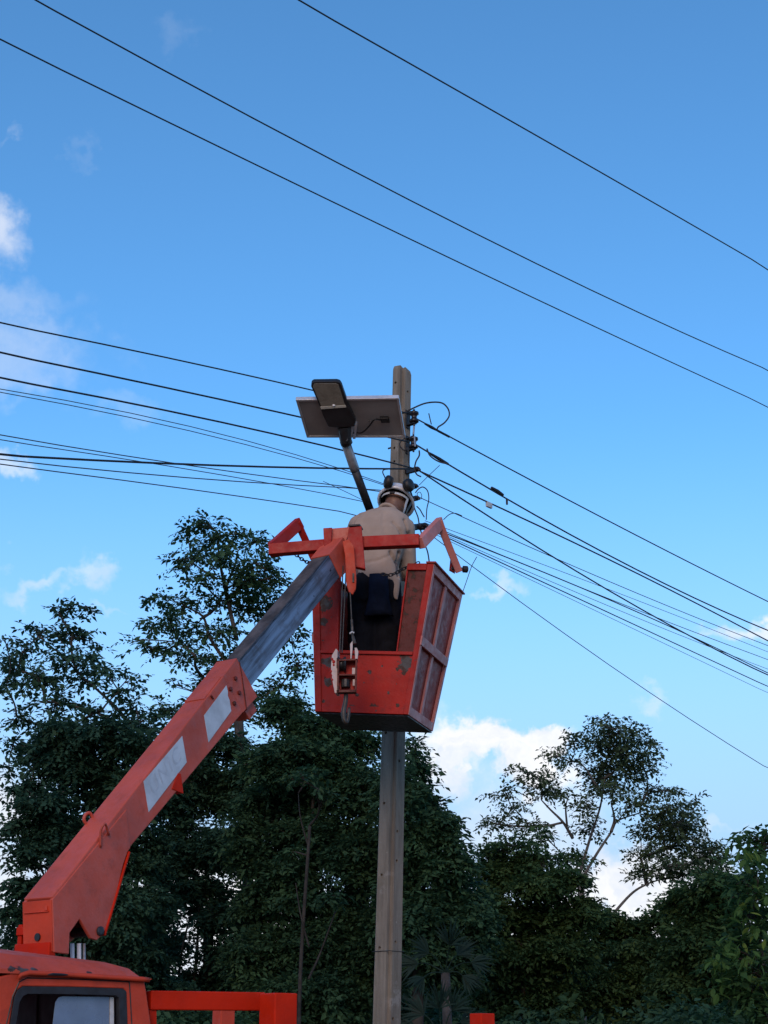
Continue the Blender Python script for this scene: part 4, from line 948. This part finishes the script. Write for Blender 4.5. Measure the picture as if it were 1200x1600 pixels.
def sprays(cents, radii, n, rg, leaf, per, droop, spread):
    """flat drooping sprays of leaves spread through an ellipsoid, more of them towards its skin"""
    d = unit(rg.normal(size=(n, 3))); r = rg.random(n)**.45
    p = cents+d*r[:, None]*radii
    out = unit(d*np.array([1, 1, .35])+rg.normal(size=(n, 3))*.5); out[:, 2] = out[:, 2]*.6-droop*rg.random(n); out = unit(out)
    lat = unit(np.cross(out, np.array([0, 0, 1.])+rg.normal(size=(n, 3))*.25)); nrm = np.cross(lat, out)
    k = np.arange(per); t = (k+.5)/per; sgn = np.where(k % 2, 1, -1)
    sp = spread*(.7+.6*rg.random(n))
    pos = p[:, None]+out[:, None]*(t[None, :, None]-.3)*sp[:, None, None]+lat[:, None]*(sgn*.012)[None, :, None]
    pos = pos-np.array([0, 0, 1.])*((t**2)[None, :, None])*droop*.35*sp[:, None, None]
    ax = unit(out[:, None]*.55+lat[:, None]*sgn[None, :, None]*.75+rg.normal(size=(n, per, 3))*.28-np.array([0, 0, 1.])*droop*.35)
    nn = unit(nrm[:, None]+rg.normal(size=(n, per, 3))*.35)
    Ln = leaf*(.5+1.0*rg.random((n, per))**1.3); Wd = Ln*(.42+.18*rg.random((n, per)))
    return pos.reshape(-1, 3), ax.reshape(-1, 3), nn.reshape(-1, 3), Ln.ravel(), Wd.ravel(), p
def tree(name, label, cat, Y, base_px, clumps, m, leaf=.085, dens=92, per=11, droop=.35, spread=.30, trunk_r=.09, fork=None, limbs=(), group='trees behind the pole', depth=.9, seed=1, twigs=True, bark='bark', lump=0, grow=1.):
    rg = np.random.default_rng(seed); rd = random.Random(seed)
    xb = P(base_px, 1600, Y).x; root = thing(name, label, cat, (xb, Y, 0), group)
    cl = []
    for c in clumps:
        px_, py_, rx, ry = c[:4]; k = c[4] if len(c) > 4 else 1
        yy = Y+rd.uniform(-.55, .55)*depth; q = P(px_, py_, yy); s = yy/2270
        cl.append((np.array(q), np.array([rx*s, max(rx, ry)*s*depth, ry*s])*grow, k))
    allp = []; tw = []
    for (q, r, k) in cl:
        n = max(3, int(dens*k*(r[0]*r[2]+.35*r[0]*r[1])*4))
        if lump:
            ps = []
            for i in range(lump):
                dv = unit(rg.normal(size=3)*np.array([1, 1, .9])+np.array([0, -.35, .45])); rs = r*(.36+.22*rg.random())*np.array([1, 1, .72])
                a = sprays(q+dv*r*.66, rs, max(3, int(n*.85/lump)), rg, leaf, per, droop, spread*.8); allp.append(a[:5]); ps.append(a[5])
            a = sprays(q+np.array([0, .12, 0]), r*.85, max(3, int(n*.55)), rg, leaf*1.22, per, droop, spread); allp.append(a[:5]); ps.append(a[5])
            tw.append((q, np.concatenate(ps)))
        else:
            a = sprays(q, r, n, rg, leaf, per, droop, spread); allp.append(a[:5]); tw.append((q, a[5]))
    arr = [np.concatenate([a[i] for a in allp]) for i in range(5)]
    # wood
    zmin = min(q[2]-r[2] for q, r, _ in cl); zmax = max(q[2] for q, r, _ in cl)
    cx_ = np.mean([q[0] for q, _, _ in cl])
    fk = P(*fork, Y) if fork else Vector((xb*.6+cx_*.4, Y, max(zmin*.8, 1.2)))
    wood = MB(); tp = Vector((cx_, Y, zmax-.2))
    trunk = spline([(xb, Y, -.1), (xb+(fk.x-xb)*.35+rd.uniform(-.1, .1), Y, fk.z*.5), tuple(fk)], 6)
    nT = len(trunk); wood.tube(trunk, [trunk_r*(1-.35*i/(nT-1)) for i in range(nT)], 8)
    lb = MB()
    for lm in limbs: lb.tube(spline([P(x, y, Y+rd.uniform(-.1, .1)) for x, y in lm[0]], 6), [lm[1]*(1-.6*i/(6*(len(lm[0])-1))) for i in range(6*(len(lm[0])-1)+1)], 7)
    # each bough grows from the nearest bough already there, so limbs fork instead of all leaving the trunk
    nodes = [(t, -1) for t in trunk if t.z > min(fk.z*.6, zmin)]+[(P(x, y, Y), -1) for lm in limbs for x, y in lm[0][1:]]; roots = len(nodes)
    order = sorted(range(len(tw)), key=lambda i: (Vector(tw[i][0])-fk).length); par = {}; idx = {}
    for i in order:
        qv = Vector(tw[i][0])
        j = min(range(len(nodes)), key=lambda k: (nodes[k][0]-qv).length*(1 if nodes[k][0].z < qv.z+.1 else 1.7)+.25*(nodes[k][0]-fk).length)
        par[len(nodes)] = j; idx[len(nodes)] = i; nodes.append((qv, j))
    load = [1]*len(nodes)
    for k in range(len(nodes)-1, roots-1, -1): load[par[k]] += load[k]
    for k in range(roots, len(nodes)):
        qv, j = nodes[k]; st = nodes[j][0]; pts = tw[idx[k]][1]
        mid = st.lerp(qv, .5)+Vector((rd.uniform(-.1, .1), rd.uniform(-.1, .1), rd.uniform(-.10, .04)))*min(1, (qv-st).length)
        r1 = min(trunk_r*.5, .0085*math.sqrt(load[k])); r0 = r1*1.25
        ln = spline([st, mid, qv], 5); lb.tube(ln, [r0+(r1*.8-r0)*i/(len(ln)-1) for i in range(len(ln))], 5)
        if twigs:
            for i in rg.permutation(len(pts))[:min(14, max(3, len(pts)//3))]:
                e = Vector(pts[i]); s_ = ln[rd.randint(len(ln)//2, len(ln)-1)]
                lb.tube([s_, s_.lerp(e, .55)+Vector((rd.uniform(-.04, .04), 0, rd.uniform(-.05, .03))), e], [.007, .0055, .003], 4, cap=False)
    wood.build('trunk', bark, root, smooth=True); lb.build('branches', bark, root, smooth=True)['kind'] = 'stuff'
    leaf_mesh('crown', *arr, m, root)
    return root, len(arr[0])
NL = 0
def T_(*a, **k):
    global NL
    r, n = tree(*a, **k); NL += n; return r
T_('tall_tree', 'tall open-crowned tree rising above the boom, its top left of the spreader', 'tree', 22, 385,
   [(325, 818, 26, 14), (292, 834, 20, 9), (345, 836, 42, 18), (398, 848, 24, 20), (298, 868, 30, 16), (345, 872, 38, 18), (402, 880, 30, 24), (284, 890, 18, 9), (378, 908, 36, 24, 1.3), (320, 905, 26, 13), (412, 915, 22, 26),
    (345, 938, 36, 16), (392, 950, 32, 20, 1.3), (252, 936, 20, 14), (285, 944, 20, 18, 1.3), (268, 968, 26, 16, 1.3), (238, 975, 18, 12), (300, 985, 28, 14), (345, 990, 36, 18), (228, 1010, 20, 9), (262, 1018, 20, 12), (305, 1025, 30, 15), (356, 1040, 36, 18), (320, 1062, 22, 14), (282, 1005, 24, 11),
    (430, 900, 18, 18), (440, 945, 20, 20), (455, 990, 24, 20), (468, 1035, 24, 24), (440, 1070, 28, 22), (400, 1095, 30, 24), (370, 1110, 30, 22), (330, 1090, 26, 20), (292, 1112, 30, 18), (252, 1108, 24, 13), (226, 1138, 26, 15), (268, 1150, 34, 20), (310, 1140, 30, 20), (276, 1070, 16, 10, .6), (212, 1000, 12, 6)],
   'leafdark', fork=(368, 1050), trunk_r=.10, dens=98, seed=3, limbs=[([(370, 1000), (352, 920), (345, 885), (340, 850)], .035), ([(352, 920), (368, 880), (372, 860)], .025), ([(372, 1060), (330, 1000), (318, 965), (295, 950)], .03), ([(340, 905), (315, 890), (302, 880)], .02)])
T_('leafy_tree', 'loose-leaved tree at the left edge of the picture above the boom', 'tree', 20, 60,
   [(118, 944, 18, 9), (92, 958, 22, 10), (142, 948, 10, 12), (70, 985, 24, 12), (112, 990, 28, 15), (40, 1010, 24, 12), (98, 1025, 38, 18), (148, 1022, 20, 16), (12, 1028, 20, 12), (58, 1058, 36, 18), (128, 1062, 34, 16), (186, 1080, 22, 13), (10, 1072, 24, 14), (212, 1104, 20, 12), (90, 1098, 42, 16), (26, 1120, 26, 14), (160, 1108, 30, 12), (238, 1120, 16, 10), (118, 1130, 34, 14), (20, 1165, 22, 14), (14, 1205, 20, 14), (165, 1048, 24, 12), (30, 1045, 26, 14), (55, 985, 16, 9), (200, 1060, 16, 9), (215, 1130, 26, 14), (8, 1000, 12, 9), (75, 1135, 30, 14)],
   'leafblue', fork=(110, 1150), trunk_r=.10, dens=104, seed=5, limbs=[([(210, 1140), (185, 1110), (160, 1085), (120, 1050)], .03), ([(215, 1150), (165, 1120), (120, 1105), (70, 1095)], .025)])
T_('leafy_tree', 'dense dark tree behind the outer boom, left of the stickers', 'tree', 18, 130,
   [(100, 1150, 46, 24), (165, 1150, 48, 26), (55, 1180, 30, 20), (210, 1165, 40, 24), (130, 1200, 64, 36), (40, 1236, 26, 16), (70, 1260, 44, 26), (190, 1235, 56, 46), (25, 1290, 22, 14), (110, 1310, 66, 42), (50, 1335, 34, 22), (30, 1385, 26, 16), (85, 1400, 50, 40), (200, 1330, 60, 50), (160, 1420, 66, 50), (20, 1430, 24, 20), (225, 1420, 44, 42), (60, 1480, 60, 40), (190, 1500, 60, 40), (100, 1460, 50, 36), (230, 1560, 60, 40), (160, 1560, 60, 40)],
   'leafblue', fork=(140, 1380), trunk_r=.12, dens=377, leaf=.066, lump=6, seed=7)
T_('leafy_tree', 'dense dark tree with feathery edge behind the basket and left of the pole', 'tree', 19, 480,
   [(446, 1108, 36, 22), (498, 1140, 54, 26), (470, 1180, 66, 30), (556, 1165, 40, 26), (420, 1190, 46, 36), (520, 1220, 70, 44), (440, 1260, 66, 46), (575, 1250, 50, 50), (500, 1310, 76, 50), (405, 1320, 48, 46), (570, 1340, 56, 50), (460, 1390, 70, 46), (560, 1430, 64, 46), (480, 1480, 76, 46), (410, 1420, 36, 40), (580, 1500, 60, 46), (400, 1500, 44, 46), (500, 1560, 90, 46)],
   'leafdark', fork=(482, 1400), trunk_r=.085, dens=398, leaf=.066, lump=6, seed=9, limbs=[([(488, 1600), (480, 1450), (484, 1330), (490, 1240)], .05), ([(482, 1530), (505, 1500), (540, 1420)], .025), ([(470, 1600), (462, 1440), (452, 1380)], .03)])
T_('leafy_tree', 'shadowy tree between the boom and the basket with sky showing low through it', 'tree', 21, 330,
   [(300, 1190, 40, 34), (350, 1160, 40, 30), (330, 1240, 56, 40), (270, 1260, 40, 40), (380, 1230, 40, 36), (300, 1320, 54, 42), (360, 1330, 46, 46), (260, 1360, 40, 40), (330, 1400, 50, 36, .8), (245, 1430, 40, 34, .8), (370, 1450, 40, 44), (338, 1500, 34, 30, .7), (240, 1500, 36, 40, .9), (290, 1575, 60, 26, .9), (370, 1540, 50, 50), (322, 1440, 24, 30, .6), (330, 1560, 40, 34), (258, 1478, 30, 26, .8), (302, 1536, 24, 22, .7), (222, 1500, 30, 34), (285, 1395, 26, 22, .8), (270, 1560, 40, 30)],
   'leafblue', fork=(325, 1420), trunk_r=.10, dens=345, leaf=.066, lump=6, seed=11, limbs=[([(385, 1200), (372, 1150), (366, 1110)], .05), ([(300, 1600), (308, 1480), (312, 1400)], .03), ([(278, 1600), (282, 1500), (300, 1420)], .025)])
T_('leafy_tree', 'dark rounded tree directly right of the pole under the basket', 'tree', 18, 660,
   [(646, 1170, 10, 22), (652, 1205, 16, 26), (650, 1250, 24, 30), (672, 1262, 24, 22), (688, 1290, 28, 26), (652, 1310, 36, 34), (704, 1322, 24, 22), (690, 1355, 36, 32), (640, 1370, 40, 40), (722, 1352, 14, 12), (710, 1400, 44, 36), (650, 1440, 56, 44), (730, 1450, 40, 44), (690, 1500, 70, 46), (620, 1330, 40, 60), (625, 1420, 40, 60), (620, 1240, 30, 50)],
   'leafdark', fork=(655, 1420), trunk_r=.09, dens=396, leaf=.066, lump=6, seed=13)
T_('spreading_tree', 'open spreading tree with pale forked limbs standing alone at right', 'tree', 26, 900,
   [(940, 1124, 16, 8), (962, 1138, 34, 13), (940, 1160, 36, 18), (980, 1165, 34, 20), (1012, 1160, 12, 11), (896, 1158, 22, 10), (862, 1176, 20, 8), (965, 1198, 40, 26, 1.3), (1004, 1195, 20, 22), (935, 1215, 26, 18), (840, 1214, 28, 13), (812, 1202, 15, 6), (852, 1236, 22, 10), (792, 1240, 20, 9), (958, 1235, 28, 16), (918, 1262, 18, 18), (1012, 1235, 18, 12), (1046, 1236, 24, 7), (1088, 1250, 9, 8), (1040, 1262, 36, 14), (1078, 1282, 18, 14), (1030, 1290, 34, 16), (1070, 1310, 34, 16), (1040, 1325, 40, 14), (1100, 1335, 30, 16), (1050, 1350, 46, 12), (1000, 1338, 18, 7), (1010, 1366, 24, 8), (1085, 1362, 36, 12), (920, 1295, 18, 12), (778, 1288, 24, 11), (826, 1292, 28, 12), (1000, 1300, 14, 10), (1120, 1352, 22, 14), (890, 1190, 16, 10), (1112, 1325, 18, 10), (1060, 1285, 30, 14), (985, 1255, 22, 12), (880, 1240, 16, 9), (905, 1345, 24, 12), (800, 1262, 18, 9)],
   'leafolive', fork=(908, 1372), trunk_r=.085, dens=90, leaf=.074, per=12, grow=1.18, bark='palebark', seed=15, limbs=[([(908, 1376), (932, 1335), (955, 1300), (966, 1282), (1000, 1270)], .027), ([(904, 1372), (922, 1310), (938, 1260), (945, 1215)], .028), ([(955, 1300), (960, 1280), (955, 1255)], .03), ([(895, 1310), (880, 1285), (860, 1265), (846, 1250)], .028), ([(886, 1290), (884, 1262), (888, 1245)], .02), ([(948, 1440), (985, 1398), (1010, 1382), (1032, 1374)], .026), ([(936, 1235), (918, 1205), (905, 1190)], .022)])
T_('leafy_bush', 'dense mid-green bushy tree at the foot of the spreading tree', 'tree', 21, 800,
   [(798, 1318, 32, 14, .5), (850, 1306, 16, 10, .4), (762, 1340, 30, 18, .6), (848, 1336, 30, 16, .5), (884, 1340, 20, 14, .45), (820, 1352, 34, 18, .8), (775, 1375, 44, 26), (845, 1385, 50, 28), (890, 1375, 26, 22), (760, 1430, 50, 36), (840, 1440, 60, 36), (900, 1425, 44, 26), (790, 1500, 70, 40), (880, 1490, 60, 36), (820, 1560, 80, 40)],
   'leafwarm', fork=(820, 1480), trunk_r=.08, dens=373, leaf=.066, lump=6, seed=17)
T_('leafy_bush', 'low dark bush under the bright gap in the trees', 'bush', 22, 980,
   [(945, 1440, 34, 16), (985, 1455, 40, 20), (1030, 1440, 20, 14), (1050, 1425, 26, 16), (1060, 1395, 18, 10), (930, 1480, 44, 26), (1000, 1500, 60, 32), (1060, 1470, 40, 30), (960, 1550, 70, 40), (1050, 1550, 60, 40)],
   'leafwarm', fork=(980, 1500), trunk_r=.06, dens=391, leaf=.066, lump=6, seed=19)
T_('leafy_bush', 'dark tree between the spreading tree and the bright bush', 'tree', 20, 1100,
   [(1110, 1385, 40, 24), (1075, 1415, 36, 26), (1130, 1430, 50, 36), (1090, 1470, 50, 36), (1140, 1500, 50, 40), (1080, 1540, 60, 40), (1150, 1570, 60, 40), (1165, 1390, 26, 30)],
   'leafwarm', fork=(1110, 1480), trunk_r=.06, dens=391, leaf=.066, lump=6, seed=21)
rb = T_('leafy_bush', 'bright green broad-leaved tree at the right edge', 'tree', 15, 1190,
   [(1178, 1306, 26, 12), (1198, 1320, 30, 22), (1165, 1345, 22, 14), (1185, 1375, 34, 26), (1150, 1400, 20, 18), (1185, 1440, 40, 34), (1145, 1480, 26, 22), (1180, 1520, 40, 36), (1200, 1580, 40, 36), (1130, 1500, 22, 16), (1150, 1550, 30, 22)],
   'leafmid', leaf=.085, dens=150, per=10, spread=.26, trunk_r=.06, fork=(1190, 1500), seed=23)
# larger single leaves on the near side of that tree, each its own part
lm_s = []
for kx, mn in enumerate(('leafbright', 'leafbright', 'leafyellow')):
    me = bpy.data.meshes.new('leaf'); vs = []; fs = []
    for i, (t, wv) in enumerate(((0, .02), (.25, .8), (.5, 1), (.75, .7), (1, .02))):
        for s_ in (-1, 0, 1): vs.append((s_*wv*.24, t, (-.06 if s_ == 0 else 0)-.18*t*t))
    for i in range(4):
        for j in range(2): a = i*3+j; fs.append((a, a+1, a+4, a+3))
    me.from_pydata(vs, [], fs); me.materials.append(M[mn]); lm_s.append(me)
rd = random.Random(5); spots = [(1185, 1350, 30, 24), (1170, 1330, 20, 14), (1190, 1400, 26, 22), (1160, 1420, 16, 18), (1185, 1450, 26, 26), (1135, 1478, 18, 14), (1165, 1490, 22, 22), (1150, 1520, 26, 22), (1190, 1540, 20, 30), (1120, 1500, 14, 12), (1130, 1540, 20, 14)]
for i in range(230):
    sx, sy, rx, ry = spots[i % len(spots)]
    q = P(sx+rd.gauss(0, rx*.55), sy+rd.gauss(0, ry*.55), 14.55+rd.uniform(-.25, .25)); yel = (1128 < 600+2400*q.x/14.9 < 1172 and rd.random() < .25)
    o = bpy.data.objects.new('leaf', lm_s[2 if yel else i % 2]); COL.objects.link(o); o.parent = rb
    s_ = rd.uniform(.085, .125)
    R_ = Matrix.Rotation(rd.uniform(0, 6.28), 4, 'Z') @ Matrix.Rotation(rd.uniform(-1.1, .0), 4, 'X') @ Matrix.Rotation(rd.uniform(-.6, .6), 4, 'Y')
    o.matrix_basis = W[rb].inverted() @ Matrix.Translation(q) @ R_ @ Matrix.Scale(s_, 4)
# palms
def palm(label, Y, px_, py_, fronds, seed):
    rd = random.Random(seed); c = P(px_, py_, Y); root = thing('fan_palm', label, 'palm', (c.x, Y, 0), 'palms right of the pole')
    MB().tube([(c.x, Y, -.1), (c.x+.03, Y, c.z*.5), tuple(c)], [.06, .05, .045], 10).build('trunk', 'bark', root, smooth=True)
    for (dx, dy, ln) in fronds:
        tip = P(px_+dx, py_+dy, Y-rd.uniform(-.15, .35)); m_ = MB(); d = (tip-c); L_ = d.length
        mid = c+d*.5+Vector((0, 0, .06)); path = spline([c, mid, tip], 6); m_.tube(path, [.008-.006*i/(len(path)-1) for i in range(len(path))], 5)
        n = 17
        for k in range(n):                       # fan of stiff leaflets from the last part of the stalk
            t = k/(n-1)*2-1; base = path[int(len(path)*.62)]; u = d.normalized(); sdv = u.cross(Vector((.2*rd.uniform(-1, 1), -.9, .3))).normalized()
            dr_ = (u*math.cos(t*.8)+sdv*math.sin(t*.8)-UP*.25*abs(t)+Vector((rd.uniform(-.08, .08), rd.uniform(-.2, .2), rd.uniform(-.08, .08)))).normalized(); ll = ln*.8*(1-.35*abs(t))*rd.uniform(.8, 1.1)
            e = base+dr_*ll; wv = dr_.cross(Vector((0, -1, .35))).normalized()*.011
            m_.add([base, base+dr_*ll*.5+wv, e-UP*.03, base+dr_*ll*.5-wv], [(0, 1, 2), (0, 2, 3)])
        m_.build('frond', 'palm', root)
palm('fan palm with spread blue-green fronds just right of the pole, middle height', 16, 696, 1520, [(-62, -10, .42), (-38, -34, .40), (10, -52, .46), (28, -30, .36), (60, -12, .36), (40, 18, .34), (-50, 22, .34)], 3)
palm('low fan palm with upright fronds at the bottom edge right of the pole', 15.4, 690, 1622, [(-40, -42, .44), (-5, -56, .46), (24, -52, .44), (44, -24, .36), (-58, -10, .38)], 4)
T_('slender_tree', 'slender pale-stemmed young tree in front of the dark mass, between boom and pole', 'tree', 17.4, 478,
   [(470, 1215, 26, 12, .5), (500, 1235, 24, 12, .5), (486, 1205, 22, 10, .5), (452, 1330, 16, 9, .35), (520, 1400, 18, 9, .35)],
   'leafdark', dens=120, leaf=.075, lump=4, spread=.22, trunk_r=.027, fork=(484, 1290), seed=31, bark='darkbark', limbs=[([(482, 1530), (500, 1490), (522, 1430), (532, 1400)], .014), ([(484, 1330), (470, 1280), (466, 1240)], .012), ([(483, 1480), (470, 1430), (462, 1380)], .012)])
# far wood behind, one mass
rg = np.random.default_rng(77); A = []
for i in range(190):
    px_ = rg.uniform(-500, 1750); Y = rg.uniform(27, 36); top_ = 1452+rg.uniform(-14, 90)
    if 225 < px_ < 355: top_ += 120
    if -60 < px_ < 40: top_ += 30
    c = np.array(P(px_, top_+60, Y)); 
    for dz in (0, -1.0, -2.0, -3.0): A.append(sprays(c+np.array([0, 0, dz]), np.array([1.1, 1.0, .75]), 55, rg, .16, 11, .5, .5)[:5])
wd_o = leaf_mesh('far_wood', *[np.concatenate([a[i] for a in A]) for i in range(5)], 'leafblue', None)
tag(wd_o, 'dark wood filling the background behind the trees', None, None, 'stuff')
# low undergrowth between, one mass
A = []
for i in range(90):
    px_ = rg.uniform(-300, 1500); Y = rg.uniform(16.5, 22); c = np.array(P(px_, 1600+rg.uniform(-8, 60), Y)); c[2] = min(c[2], 1.75)
    A.append(sprays(c, np.array([.55, .5, .40]), 60, rg, .10, 11, .5, .32)[:5]); A.append(sprays(c-np.array([0, 0, .8]), np.array([.6, .5, .6]), 30, rg, .12, 11, .5, .32)[:5])
ug = leaf_mesh('undergrowth', *[np.concatenate([a[i] for a in A]) for i in range(5)], 'leafdark', None)
tag(ug, 'tangled dark undergrowth along the foot of the trees', None, None, 'stuff')
print('triangles', sum(len(o.data.loop_triangles) or sum(len(p.vertices)-2 for p in o.data.polygons) for o in bpy.data.objects if o.type == 'MESH'))
